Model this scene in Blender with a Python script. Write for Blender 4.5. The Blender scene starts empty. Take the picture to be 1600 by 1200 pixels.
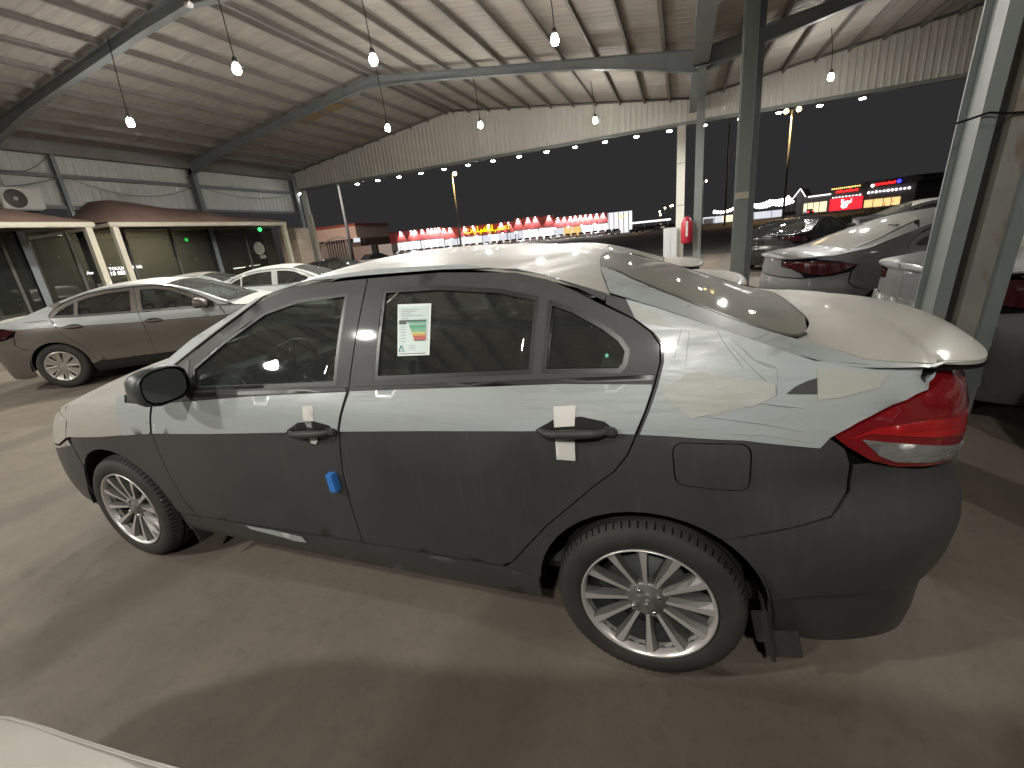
import bpy, bmesh, math, random
import numpy as np
from mathutils import Vector, Matrix
from mathutils.geometry import delaunay_2d_cdt
rnd = random.Random(7)
C = bpy.context.scene.collection
SC = bpy.context.scene

# ---------------------------------------------------------------- camera
cam_d = bpy.data.cameras.new('camera'); cam = bpy.data.objects.new('camera', cam_d); C.objects.link(cam)
YAW, PITCH, ROLL, F = .3763, -.3140, -.1011, 694.4
fw = Vector((-math.sin(YAW)*math.cos(PITCH), math.cos(YAW)*math.cos(PITCH), math.sin(PITCH)))
r0 = Vector((math.cos(YAW), math.sin(YAW), 0)); u0 = r0.cross(fw)
rt = r0*math.cos(ROLL)+u0*math.sin(ROLL); up = -r0*math.sin(ROLL)+u0*math.cos(ROLL)
M = Matrix((rt, up, -fw)).transposed().to_4x4(); M.translation = Vector((1.4078, -2.0455, 1.4816))
cam.matrix_world = M
cam_d.sensor_fit = 'HORIZONTAL'; cam_d.sensor_width = 36; cam_d.lens = 36*F/1600
cam_d.clip_start = .02; cam_d.clip_end = 2000
SC.camera = cam
# ---------------------------------------------------------------- night sky
w = bpy.data.worlds.new('World'); SC.world = w; w.use_nodes = True
w.node_tree.nodes['Background'].inputs[0].default_value = (.97, .95, 1.0, 1)
w.node_tree.nodes['Background'].inputs[1].default_value = .0215
SC.view_settings.view_transform = 'Standard'; SC.view_settings.look = 'None'
SC.view_settings.exposure = .40; SC.view_settings.gamma = 1; SC.view_settings.use_curve_mapping = False
SC.render.engine = 'CYCLES'
SC.cycles.max_bounces = 6; SC.cycles.diffuse_bounces = 2; SC.cycles.glossy_bounces = 3; SC.cycles.transparent_max_bounces = 12
SC.cycles.caustics_reflective = False; SC.cycles.caustics_refractive = False
SC.cycles.sample_clamp_indirect = 4; SC.cycles.use_denoising = True
LAMP_W = 560.0

# ---------------------------------------------------------------- materials
def mat(name, col, rough=.5, metal=0, spec=.5, coat=0, emit=None, es=0):
    m = bpy.data.materials.new(name); m.use_nodes = True
    b = m.node_tree.nodes['Principled BSDF']
    b.inputs['Base Color'].default_value = (*col, 1); b.inputs['Roughness'].default_value = rough
    b.inputs['Metallic'].default_value = metal; b.inputs['Specular IOR Level'].default_value = spec
    b.inputs['Coat Weight'].default_value = coat; b.inputs['Coat Roughness'].default_value = .06
    if emit: b.inputs['Emission Color'].default_value = (*emit, 1); b.inputs['Emission Strength'].default_value = es
    return m
def N(m, t, **kw):
    n = m.node_tree.nodes.new(t)
    for k, v in kw.items(): setattr(n, k, v)
    return n
def L(m, a, b): m.node_tree.links.new(a, b)
def coords(m, scale=(1,1,1), kind='Object'):
    tc = N(m, 'ShaderNodeTexCoord'); mp = N(m, 'ShaderNodeMapping'); mp.inputs['Scale'].default_value = scale
    L(m, tc.outputs[kind], mp.inputs[0]); return mp.outputs[0]
def noise(m, vec, scale, detail=6, rough=.6, dist=0):
    n = N(m, 'ShaderNodeTexNoise'); n.inputs['Scale'].default_value = scale; n.inputs['Detail'].default_value = detail
    n.inputs['Roughness'].default_value = rough; n.inputs['Distortion'].default_value = dist
    L(m, vec, n.inputs['Vector']); return n.outputs['Fac']
def ramp(m, fac, stops):
    r = N(m, 'ShaderNodeValToRGB'); e = r.color_ramp.elements
    while len(e) < len(stops): e.new(.5)
    for k, (p, c) in enumerate(stops):
        e[k].position = p; e[k].color = (*c, 1) if len(c) == 3 else c
    L(m, fac, r.inputs[0]); return r.outputs[0]
def g(v): return (v, v, v)
def mixc(m, fac, a, b, mode='MIX'):
    x = N(m, 'ShaderNodeMix', data_type='RGBA', blend_type=mode)
    if hasattr(fac, 'links'): L(m, fac, x.inputs[0])
    else: x.inputs[0].default_value = fac
    for s, v in ((6, a), (7, b)):
        if hasattr(v, 'links'): L(m, v, x.inputs[s])
        else: x.inputs[s].default_value = (*v, 1)
    return x.outputs[2]
def bump(m, h, strength, dist=.01):
    b = N(m, 'ShaderNodeBump'); b.inputs['Strength'].default_value = strength; b.inputs['Distance'].default_value = dist
    L(m, h, b.inputs['Height']); L(m, b.outputs[0], m.node_tree.nodes['Principled BSDF'].inputs['Normal'])
def setin(m, name, sock): L(m, sock, m.node_tree.nodes['Principled BSDF'].inputs[name])

def paint(name, col, dust=(.16,.145,.12), amt=.35, metal=.35, rough=.34, coat=.3, spec=.45):
    m = mat(name, col, rough, metal, spec, coat)
    v = coords(m); n1 = noise(m, v, 2.2, 8, .65, .4); n2 = noise(m, coords(m, (9, 9, .55)), 6, 4, .6)
    f = ramp(m, n1, [(.35, g(.25)), (.75, g(1.0))]); f2 = ramp(m, n2, [(.55, g(0)), (.72, g(.55))])
    k = mixc(m, 1.0, f, f2, 'ADD'); k = mixc(m, 1.0, k, g(amt), 'MULTIPLY')
    setin(m, 'Base Color', mixc(m, k, col, dust))
    setin(m, 'Roughness', ramp(m, n1, [(.3, g(rough)), (.8, g(rough+.2))]))
    mt = N(m, 'ShaderNodeMath', operation='MULTIPLY_ADD'); L(m, k, mt.inputs[0]); mt.inputs[1].default_value = -metal; mt.inputs[2].default_value = metal
    setin(m, 'Metallic', mt.outputs[0]); return m
def film(name, col, rough=.33, wrinkle=.13, tint=(.62,.60,.52)):
    m = mat(name, col, rough, 0, .5, .15)
    v = coords(m, (1, 1, 2.2)); n = noise(m, v, 3.2, 5, .55, 1.2); n2 = noise(m, coords(m, (.5, .5, 5)), 7, 3, .5, .8)
    setin(m, 'Base Color', mixc(m, ramp(m, n, [(.45, g(0)), (.75, g(.45))]), col, tint))
    h = mixc(m, .4, n, n2); bump(m, h, wrinkle, .02)
    setin(m, 'Roughness', ramp(m, n2, [(.3, g(rough-.08)), (.7, g(rough+.15))])); return m
def glass_mat(name, tint, gloss_rough=.01, see=.8, dusty=0.0):
    m = bpy.data.materials.new(name); m.use_nodes = True; nt = m.node_tree
    for n in list(nt.nodes):
        if n.type != 'OUTPUT_MATERIAL': nt.nodes.remove(n)
    out = nt.nodes[0]
    tr = N(m, 'ShaderNodeBsdfTransparent'); tr.inputs[0].default_value = (*[c*see for c in tint], 1)
    gl = N(m, 'ShaderNodeBsdfGlossy'); gl.inputs['Roughness'].default_value = gloss_rough; gl.inputs['Color'].default_value = (.95,.95,.95,1)
    fr = N(m, 'ShaderNodeLayerWeight'); fr.inputs['Blend'].default_value = .35
    mr = N(m, 'ShaderNodeMapRange'); mr.inputs['To Min'].default_value = .10; mr.inputs['To Max'].default_value = .75
    L(m, fr.outputs['Fresnel'], mr.inputs[0])
    mx = N(m, 'ShaderNodeMixShader'); L(m, mr.outputs[0], mx.inputs[0]); L(m, tr.outputs[0], mx.inputs[1]); L(m, gl.outputs[0], mx.inputs[2])
    df = N(m, 'ShaderNodeBsdfDiffuse'); df.inputs[0].default_value = (.33,.345,.32,1)
    m2 = N(m, 'ShaderNodeMixShader'); nz = noise(m, coords(m), 5, 6, .6)
    rr = N(m, 'ShaderNodeMapRange'); rr.inputs['To Min'].default_value = dusty*.5; rr.inputs['To Max'].default_value = dusty*1.5
    L(m, nz, rr.inputs[0]); L(m, rr.outputs[0], m2.inputs[0]); L(m, mx.outputs[0], m2.inputs[1]); L(m, df.outputs[0], m2.inputs[2])
    L(m, m2.outputs[0], out.inputs[0]); return m
def emit_mat(name, col, s):
    m = mat(name, (.02,.02,.02), .6, emit=col, es=s); m.cycles.emission_sampling = 'NONE'; return m
def dirty(name, col, col2, scale=1.5, rough=.6, metal=0, streak=None, bmp=0, spec=.5):
    m = mat(name, col, rough, metal, spec)
    n = noise(m, coords(m, streak or (1,1,1)), scale, 8, .65, .3)
    setin(m, 'Base Color', mixc(m, ramp(m, n, [(.35, g(0)), (.72, g(1))]), col, col2))
    if bmp: bump(m, n, bmp, .01)
    return m

MT = {}
MT['paint_grey'] = paint('dusty_dark_grey_paint', (.034,.035,.036), (.13,.123,.108), .20, .0, .42, .18, .3)
MT['film_white'] = film('white_protective_film', (.325,.35,.348), tint=(.32,.325,.30))
MT['film_cream'] = film('cream_dusty_film', (.345,.332,.29), .5, .14, (.31,.298,.255))
MT['film_patch'] = film('yellowed_film', (.355,.36,.32), .4, .12, (.335,.337,.295))
MT['rear_glass'] = dirty('dust_coated_rear_glass', (.105,.10,.074), (.145,.138,.105), 3, .62)
MT['rear_glass'].node_tree.nodes['Principled BSDF'].inputs['Coat Weight'].default_value = .35
MT['glass'] = glass_mat('tinted_car_glass', (.74,.82,.79), .015, .85, .06)
MT['glass_dark'] = glass_mat('dark_car_glass', (.40,.45,.44), .02, .7, .05)
MT['windscreen'] = glass_mat('windscreen_glass', (.72,.80,.77), .02, .85, .12)
MT['black'] = mat('black_plastic', (.012,.012,.012), .5)
MT['trim'] = mat('satin_black_trim', (.014,.014,.013), .35)
MT['valance'] = paint('dusty_black_valance', (.024,.024,.024), (.10,.09,.075), .2, 0, .5)
MT['mirror_face'] = mat('dark_reflection_glass', (.062,.068,.064), .12, 0, .5, .3)  # the dark reflection is put into the base colour
MT['mirror_shell'] = mat('dark_mirror_shell', (.045,.05,.047), .4)
MT['gap'] = mat('dark_shut_line', (.004,.004,.004), .9, spec=.1)
MT['tyre'] = dirty('tyre_rubber', (.018,.017,.016), (.035,.032,.028), 6, .75)
MT['rim_dark'] = mat('gunmetal_alloy', (.17,.165,.155), .42, .5)
MT['rim_bright'] = mat('machined_alloy', (.58,.56,.53), .34, .55)
MT['hubcap'] = mat('silver_wheel_cover', (.42,.40,.35), .35, .6)
MT['chrome'] = mat('chrome', (.75,.75,.75), .12, 1)
MT['red_lens'] = mat('red_lens', (.15,.006,.008), .10, 0, .7, .8, emit=(.5,.01,.01), es=.015)
MT['red_reflector'] = dirty('red_inner_reflector', (.42,.010,.012), (.22,.006,.008), 9, .25, streak=(.3,.3,6))
MT['red_reflector'].node_tree.nodes['Principled BSDF'].inputs['Coat Weight'].default_value = .6
MT['dark_red_lens'] = mat('dark_red_lens', (.035,.005,.006), .1, 0, .7, 1)
MT['clear_lens'] = dirty('clear_lens', (.55,.54,.52), (.30,.29,.28), 14, .22, .7, streak=(1,1,3), bmp=.5)
MT['seat'] = dirty('dark_seat_fabric', (.06,.06,.055), (.085,.083,.075), 4, .8)
MT['interior'] = mat('dark_interior_plastic', (.055,.058,.055), .6)
MT['beige'] = mat('beige_headliner', (.30,.29,.25), .8)
MT['tape'] = film('white_tape', (.60,.59,.54), .5, .1)
MT['guard'] = mat('blue_foam', (.03,.17,.50), .7)
MT['plastic'] = glass_mat('crinkled_clear_plastic', (.8,.8,.8), .15, .8, .35)
# ---------------------------------------------------------------- object helpers
def thing(name, label, cat, loc=(0,0,0), rz=0, group=None):
    o = bpy.data.objects.new(name, None); C.objects.link(o); o.location = loc; o.rotation_euler = (0,0,rz)
    o.empty_display_size = .1
    tag(o, label, cat, group); return o
def tag(o, label=None, cat=None, group=None, kind=None):
    if label: o['label'] = label
    if cat: o['category'] = cat
    if group: o['group'] = group
    if kind: o['kind'] = kind
    return o
def obj(name, bm, m, parent=None, smooth=False, loc=None, kind=None):
    if isinstance(bm, bmesh.types.BMesh):
        me = bpy.data.meshes.new(name); bm.normal_update(); bm.to_mesh(me); bm.free()
    else: me = bm
    ms = m if isinstance(m, (list, tuple)) else [m]
    if not me.materials:
        for k in ms: me.materials.append(k)
    if smooth: me.polygons.foreach_set('use_smooth', [True]*len(me.polygons))
    o = bpy.data.objects.new(name, me); C.objects.link(o)
    if parent: o.parent = parent
    if loc: o.location = loc
    if kind: o['kind'] = kind
    return o
def BM(): return bmesh.new()
def box(bm, c, s, rot=None, bev=0, mi=0):
    m = Matrix.Translation(c)
    if rot is not None: m = m @ rot
    r = bmesh.ops.create_cube(bm, size=1, matrix=m @ Matrix.Diagonal((*s, 1)))
    fs = {f for v in r['verts'] for f in v.link_faces}
    for f in fs: f.material_index = mi
    if bev:
        es = {e for v in r['verts'] for e in v.link_edges}
        bmesh.ops.bevel(bm, geom=list(es), offset=bev, segments=2, affect='EDGES', clamp_overlap=True)
    return bm
def bx(x0, x1, y0, y1, z0, z1, bm=None, bev=0, mi=0):
    return box(bm or BM(), ((x0+x1)/2, (y0+y1)/2, (z0+z1)/2), (abs(x1-x0), abs(y1-y0), abs(z1-z0)), bev=bev, mi=mi)
def tube(bm, pts, r, n=6, caps=True, mi=0):
    pts = [Vector(p) for p in pts]; rings = []
    for i, p in enumerate(pts):
        d = (pts[min(i+1, len(pts)-1)]-pts[max(i-1, 0)]).normalized()
        a = d.cross(Vector((0,0,1)) if abs(d.z) < .9 else Vector((1,0,0))).normalized(); b = d.cross(a)
        rr = r[i] if isinstance(r, (list, tuple)) else r
        rings.append([bm.verts.new(p+a*rr*math.cos(2*math.pi*k/n)+b*rr*math.sin(2*math.pi*k/n)) for k in range(n)])
    for q, s in zip(rings, rings[1:]):
        for k in range(n):
            f = bm.faces.new((q[k], q[(k+1) % n], s[(k+1) % n], s[k])); f.material_index = mi; f.smooth = True
    if caps:
        for q, fl in ((rings[0], True), (rings[-1], False)):
            f = bm.faces.new(q if not fl else q[::-1]); f.material_index = mi
    return bm
def lathe(bm, prof, n=40, axis='y', c=(0,0,0), mi=0, closed=False):
    """prof: (radius, along). spun round the axis."""
    rings = []
    for r, a in prof:
        ring = []
        for k in range(n):
            t = 2*math.pi*k/n; p = (r*math.cos(t), a, r*math.sin(t)) if axis == 'y' else (r*math.cos(t), r*math.sin(t), a)
            ring.append(bm.verts.new(Vector(p)+Vector(c)))
        rings.append(ring)
    for q, s in zip(rings, rings[1:]):
        for k in range(n):
            f = bm.faces.new((q[k], s[k], s[(k+1) % n], q[(k+1) % n])); f.material_index = mi; f.smooth = True
    return bm
def quad(bm, p, mi=0):
    f = bm.faces.new([bm.verts.new(q) for q in p]); f.material_index = mi; return f
def corrugated(bm, o, du, dv, lu, n_, amp, period, clip=None):
    """ribbed sheet: o origin, du unit across ribs, dv full vector along ribs (or function of u), n_ normal."""
    o, du, n_ = Vector(o), Vector(du), Vector(n_); us = []; u = 0
    while u < lu:
        for a, h in ((0, 0), (.5, 0), (.62, 1), (.88, 1)):
            if u+a*period <= lu: us.append((u+a*period, h*amp))
        u += period
    us.append((lu, 0)); prev = None
    for u, h in us:
        a, b = dv(u); p = o+du*u+n_*h
        cur = (bm.verts.new(p+Vector(a)), bm.verts.new(p+Vector(b)))
        if prev: bm.faces.new((prev[0], cur[0], cur[1], prev[1]))
        prev = cur
    return bm
def dup(root, loc, rz, label, group=None, sz=1):
    r = root.copy(); C.objects.link(r); r.location = loc; r.rotation_euler = (0,0,rz); r['label'] = label; r.scale = (1,1,sz)
    if group: r['group'] = group
    def rec(src, dst):
        for ch in list(src.children):
            c = ch.copy(); C.objects.link(c); c.parent = dst; c.matrix_parent_inverse = ch.matrix_parent_inverse.copy()
            rec(ch, c)
    rec(root, r); return r
def text_mesh(s, size, depth=.002, bold=0):
    cu = bpy.data.curves.new('t', 'FONT'); cu.body = s; cu.size = size; cu.extrude = depth; cu.align_x = 'CENTER'; cu.align_y = 'CENTER'
    cu.resolution_u = 2; cu.offset = bold*size
    o = bpy.data.objects.new('t', cu); me = bpy.data.meshes.new_from_object(o); bpy.data.objects.remove(o); bpy.data.curves.remove(cu); return me
def crom(P,n=16):
    P=np.array(P,float); out=[]
    Q=np.vstack([2*P[0]-P[1],P,2*P[-1]-P[-2]])
    for i in range(1,len(Q)-2):
        p0,p1,p2,p3=Q[i-1:i+3]
        for k in range(n):
            t=k/n
            out.append(.5*((2*p1)+(-p0+p2)*t+(2*p0-5*p1+4*p2-p3)*t*t+(-p0+3*p1-3*p2+p3)*t**3))
    out.append(P[-1]); return np.array(out)
class CarShape:
    """Side skin: plan curve C(s) (s = arc length, 0 beside x=0) moved in by an inset d(s,z).
    Top skin: z from an edge curve z4(x) on the side skin to a centre line zc(x)."""
    def __init__(self,plan,insets,zc,z4,tumble=(.045,.40,.30),zb=1.0,power=2.3):
        c=crom(plan); seg=np.hypot(*np.diff(c,axis=0).T); s=np.r_[0,np.cumsum(seg)]
        s-=np.interp(0,c[:,0],s); self.s=s; self.c=c
        t=np.gradient(c,s,axis=0); t/=np.linalg.norm(t,axis=1)[:,None]
        self.n=np.stack([-t[:,1],t[:,0]],1)      # outward normal for y>0 curve running front->rear
        self.ins=insets; self.zc=np.array(zc); self.z4=np.array(z4); self.tum=tumble; self.zb=zb; self.pw=power
        zz=crom(zc,8); self.zc=zz; self.z4=crom(z4,8)
    def inset(self,s,z):
        ss=[a for a,_ in self.ins]; v=[]
        for a,tab in self.ins:
            tz=[q[0] for q in tab]; td=[q[1] for q in tab]
            v.append(np.interp(z,tz,td) if z<=tz[-1] else td[-1]+(z-tz[-1])*(td[-1]-td[-2])/(tz[-1]-tz[-2]))
        d=float(np.interp(s,ss,v))
        if z>self.zb and ss[1]<=s<=ss[-2]+.1:
            a,b,c=self.tum; q=z-self.zb
            d=max(d,0) if False else a+b*q+c*q*q
        return d
    def table(self):
        self.ds, self.dz = .01, .005
        self.gs = np.arange(self.s[0]-.05, self.s[-1]+.05, self.ds); self.gz = np.arange(.1, 1.6, self.dz)
        ss = [q for q, _ in self.ins]; rows = []
        for _, tab in self.ins:
            tz = [q[0] for q in tab]; td = [q[1] for q in tab]; r = np.interp(self.gz, tz, td); k = self.gz > tz[-1]
            r[k] = td[-1]+(self.gz[k]-tz[-1])*(td[-1]-td[-2])/(tz[-1]-tz[-2]); rows.append(r)
        rows = np.array(rows); T = np.array([np.interp(self.gs, ss, rows[:,j]) for j in range(len(self.gz))]).T
        q = self.gz-self.zb; a, b, c = self.tum; gh = a+b*q+c*q*q
        si = (self.gs >= ss[1]) & (self.gs <= ss[-2]+.1); zi = self.gz > self.zb
        T[np.ix_(si, zi)] = gh[zi][None, :]
        self.T = T.tolist()
        self.px, self.py, self.pnx, self.pny = [np.interp(self.gs, self.s, q).tolist() for q in (self.c[:,0], self.c[:,1], self.n[:,0], self.n[:,1])]
    def side(self,s,z,off=0.0,sd=-1):
        if not hasattr(self,'T'): self.table()
        u=(s-self.gs[0])/self.ds; i=min(max(int(u),0),len(self.px)-2); u=min(max(u-i,0.),1.)
        v=(z-self.gz[0])/self.dz; j=min(max(int(v),0),len(self.gz)-2); v=min(max(v-j,0.),1.)
        A,B=self.T[i],self.T[i+1]
        d=(A[j]*(1-v)+A[j+1]*v)*(1-u)+(B[j]*(1-v)+B[j+1]*v)*u-off
        L=lambda q:q[i]*(1-u)+q[i+1]*u
        return (L(self.px)-L(self.pnx)*d, sd*(L(self.py)-L(self.pny)*d), z)
    def s_of_x(self,x): return float(np.interp(x,self.c[:,0],self.s))
    def y4(self,x):
        z=np.interp(x,self.z4[:,0],self.z4[:,1]); return -self.side(self.s_of_x(x),z)[1], z
    def top(self,x,t,off=0.0):
        y,z=self.y4(x); zc=np.interp(x,self.zc[:,0],self.zc[:,1])
        return (x,t*y,z+(zc-z)*(1-abs(t)**self.pw)+off)
def ciaz():
    plan=[(-2.23,0),(-2.22,.3),(-2.18,.52),(-2.09,.69),(-1.92,.80),(-1.6,.845),(-1.0,.858),(-.4,.865),(.3,.867),(.9,.866),(1.4,.858),(1.75,.835),(1.98,.775),(2.14,.665),(2.235,.45),(2.275,.2),(2.285,0)]
    mid=[(.17,.10),(.22,.055),(.30,.035),(.42,.022),(.55,.012),(.68,.004),(.78,0),(.86,.003),(.92,.010),(.97,.028),(1.0,.045)]
    quart=[(.17,.08),(.3,.03),(.45,.015),(.6,.005),(.7,.0),(.8,.004),(.88,.012),(.96,.03),(1.02,.055),(1.1,.10)]
    rear=[(.18,.065),(.24,.052),(.40,.042),(.43,.03),(.5,.012),(.6,.0),(.66,.008),(.76,.05),(.80,.045),(.84,.035),(.95,.042),(1.02,.062),(1.045,.10),(1.1,.14)]
    front=[(.17,.10),(.25,.03),(.4,.0),(.55,.0),(.66,.02),(.75,.05),(.85,.12),(.95,.24)]
    fr2=[(.17,.10),(.25,.05),(.4,.015),(.55,.008),(.66,.0),(.75,.004),(.83,.015),(.90,.045),(.97,.10)]
    ins=[(-2.6,front),(-2.0,front),(-1.55,fr2),(-.95,mid),(1.0,mid),(1.5,quart),(1.95,rear),(3,rear)]
    zc=[(-2.23,.70),(-2.13,.80),(-1.95,.88),(-1.6,.985),(-1.25,1.05),(-1.05,1.075),(-.6,1.26),(-.25,1.395),(.05,1.455),(.35,1.47),(.75,1.45),(1.05,1.40),(1.4,1.29),(1.75,1.155),(1.95,1.135),(2.15,1.11),(2.25,1.085),(2.285,1.05)]
    z4=[(-2.23,.66),(-2.1,.75),(-1.95,.80),(-1.6,.875),(-1.25,.925),(-1.0,.967),(-.6,1.195),(-.25,1.345),(.05,1.405),(.35,1.42),(.7,1.41),(1.0,1.36),(1.35,1.25),(1.75,1.105),(2.0,1.075),(2.285,1.05)]
    return CarShape(plan,ins,zc,z4)
# ---------------------------------------------------------------- cars
def densify(poly, step):
    out = []
    for i in range(len(poly)):
        a, b = np.array(poly[i], float), np.array(poly[(i+1) % len(poly)], float); n = max(1, int(math.ceil(np.hypot(*(b-a))/step)))
        out += [tuple(a+(b-a)*k/n) for k in range(n)]
    return out
def inpoly(x, y, P):
    c = False; j = len(P)-1
    for i in range(len(P)):
        xi, yi = P[i]; xj, yj = P[j]
        if (yi > y) != (yj > y) and x < (xj-xi)*(y-yi)/(yj-yi)+xi: c = not c
        j = i
    return c
def inpolys(X, Y, P):
    c = np.zeros(len(X), bool); j = len(P)-1
    for i in range(len(P)):
        xi, yi = P[i]; xj, yj = P[j]
        if yi != yj: c ^= ((yi > Y) != (yj > Y)) & (X < (xj-xi)*(Y-yi)/(yj-yi)+xi)
        j = i
    return c
def area(P): return .5*sum(P[i-1][0]*P[i][1]-P[i][0]*P[i-1][1] for i in range(len(P)))
def inset_poly(P, d):
    if not d: return list(P)
    if area(P) < 0: P = P[::-1]
    out = []; n = len(P)
    for i in range(n):
        a, b, c = (np.array(P[(i+k) % n], float) for k in (-1, 0, 1))
        e1 = (b-a)/max(1e-9, np.hypot(*(b-a))); e2 = (c-b)/max(1e-9, np.hypot(*(c-b)))
        nn = np.array((-e1[1]-e2[1], e1[0]+e2[0])); l = np.hypot(*nn)
        nn = nn/l if l > 1e-6 else np.array((-e1[1], e1[0])); k = max(.5, nn @ np.array((-e1[1], e1[0])))
        out.append(tuple(b+nn*d/k))
    return out
def smooth_poly(P, it=1):
    for _ in range(it):
        Q = []
        for i in range(len(P)):
            a, b = np.array(P[i]), np.array(P[(i+1) % len(P)]); Q += [tuple(.75*a+.25*b), tuple(.25*a+.75*b)]
        P = Q
    return P
def skin(bm, S, poly, sd, off=0., flange=.012, step=.05, holes=(), mi=0, f=None):
    """cut a panel out of the car's side skin: outline in (s,z), optional holes; rim folded inward."""
    f = f or (lambda a, b, o: S.side(a, b, o, sd))
    loops = [densify(poly, step)]+[densify(h, step) for h in holes]
    V = []; Ed = []
    for lp in loops:
        b = len(V); V += lp; Ed += [(b+i, b+(i+1) % len(lp)) for i in range(len(lp))]
    xs = [p[0] for p in poly]; zs = [p[1] for p in poly]
    gx, gz = np.meshgrid(np.arange(min(xs)+step*.5, max(xs), step), np.arange(min(zs)+step*.5, max(zs), step)); gx = gx.ravel(); gz = gz.ravel()
    if len(gx):
        k = inpolys(gx, gz, loops[0])
        for h in loops[1:]: k &= ~inpolys(gx, gz, h)
        gx, gz = gx[k], gz[k]; B_ = np.array(V)
        if len(gx):
            k = ((gx[:,None]-B_[None,:,0])**2+(gz[:,None]-B_[None,:,1])**2).min(1) > (step*.45)**2
            V += [(float(a), float(b)) for a, b in zip(gx[k], gz[k])]
    vo, _, fa, _, _, _ = delaunay_2d_cdt([Vector(v) for v in V], Ed, [], 0, 1e-6)
    cc_ = np.array([[sum(vo[i].x for i in t)/3, sum(vo[i].y for i in t)/3] for t in fa]); k = inpolys(cc_[:,0], cc_[:,1], loops[0])
    for h in loops[1:]: k &= ~inpolys(cc_[:,0], cc_[:,1], h)
    keep = [t for t, q in zip(fa, k) if q]
    bv = {}
    def vert(i):
        if i not in bv: bv[i] = bm.verts.new(f(vo[i].x, vo[i].y, off))
        return bv[i]
    cnt = {}; faces = []
    for t in keep:
        p = [Vector(f(vo[i].x, vo[i].y, off)) for i in t]
        ctr = (p[0]+p[1]+p[2])/3; q = Vector(f(sum(vo[i].x for i in t)/3, sum(vo[i].y for i in t)/3, off+.05))
        tt = list(t)
        if (p[1]-p[0]).cross(p[2]-p[0]).dot(q-ctr) < 0: tt = tt[::-1]
        try: fc = bm.faces.new([vert(i) for i in tt])
        except ValueError: continue
        fc.smooth = True; fc.material_index = mi
        for a, b in zip(tt, tt[1:]+tt[:1]): cnt[(a, b)] = 1
    if flange:
        low = {}
        for (a, b) in cnt:
            if (b, a) in cnt: continue
            for i in (a, b):
                if i not in low: low[i] = bm.verts.new(f(vo[i].x, vo[i].y, off-flange))
            fc = bm.faces.new((bv[b], bv[a], low[a], low[b])); fc.material_index = mi
            e = bm.edges.get((bv[a], bv[b]))
            if e: e.smooth = False
    return bm
def patch(bm, S, xa, xb, ta, tb, nu=16, nt=20, off=0., mi=0, flange=.012):
    """grid on the top skin: x from xa(v) to xb(v), t from ta(x) to tb(x), v in 0..1."""
    G = []
    for j in range(nt+1):
        v = j/nt; row = []
        for i in range(nu+1):
            u = i/nu; x0 = xa(v); x1 = xb(v); x = x0+(x1-x0)*u; t = ta(x)+(tb(x)-ta(x))*v
            row.append(bm.verts.new(S.top(x, t, off)))
        G.append(row)
    for j in range(nt):
        for i in range(nu):
            try: fc = bm.faces.new((G[j][i], G[j][i+1], G[j+1][i+1], G[j+1][i]))
            except ValueError: continue
            fc.smooth = True; fc.material_index = mi
    if flange:
        rim = G[0]+[r[-1] for r in G[1:]]+G[-1][-2::-1]+[r[0] for r in G[-2:0:-1]]
        lo = [bm.verts.new(v.co-Vector((0,0,flange))) for v in rim]
        for k in range(len(rim)):
            a, b = rim[k], rim[(k+1) % len(rim)]
            try: fc = bm.faces.new((b, a, lo[k], lo[(k+1) % len(rim)])); fc.material_index = mi
            except ValueError: continue
            e = bm.edges.get((a, b))
            if e: e.smooth = False
    bmesh.ops.remove_doubles(bm, verts=[v for v in bm.verts], dist=1e-5) if False else None
    return bm
def K(*p):   # piecewise-linear function
    xs = [a for a, _ in p]; ys = [b for _, b in p]
    return lambda x: float(np.interp(x, xs, ys))
def surf_ridge(bm, S, pts, sd, off, r=.003, mi=0):
    P = [S.side(a, b, off, sd) for a, b in densify(list(pts)+[], .05)[:-1]] if False else []
    for (a, b), (c, d) in zip(pts, pts[1:]):
        n = max(1, int(math.hypot(c-a, d-b)/.03))
        P += [S.side(a+(c-a)*k/n, b+(d-b)*k/n, off, sd) for k in range(n)]
    P.append(S.side(*pts[-1], off, sd)); n = len(P)
    tube(bm, P, [r*math.sin(math.pi*(.08+.84*k/(n-1))) for k in range(n)], 5, mi=mi)

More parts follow.
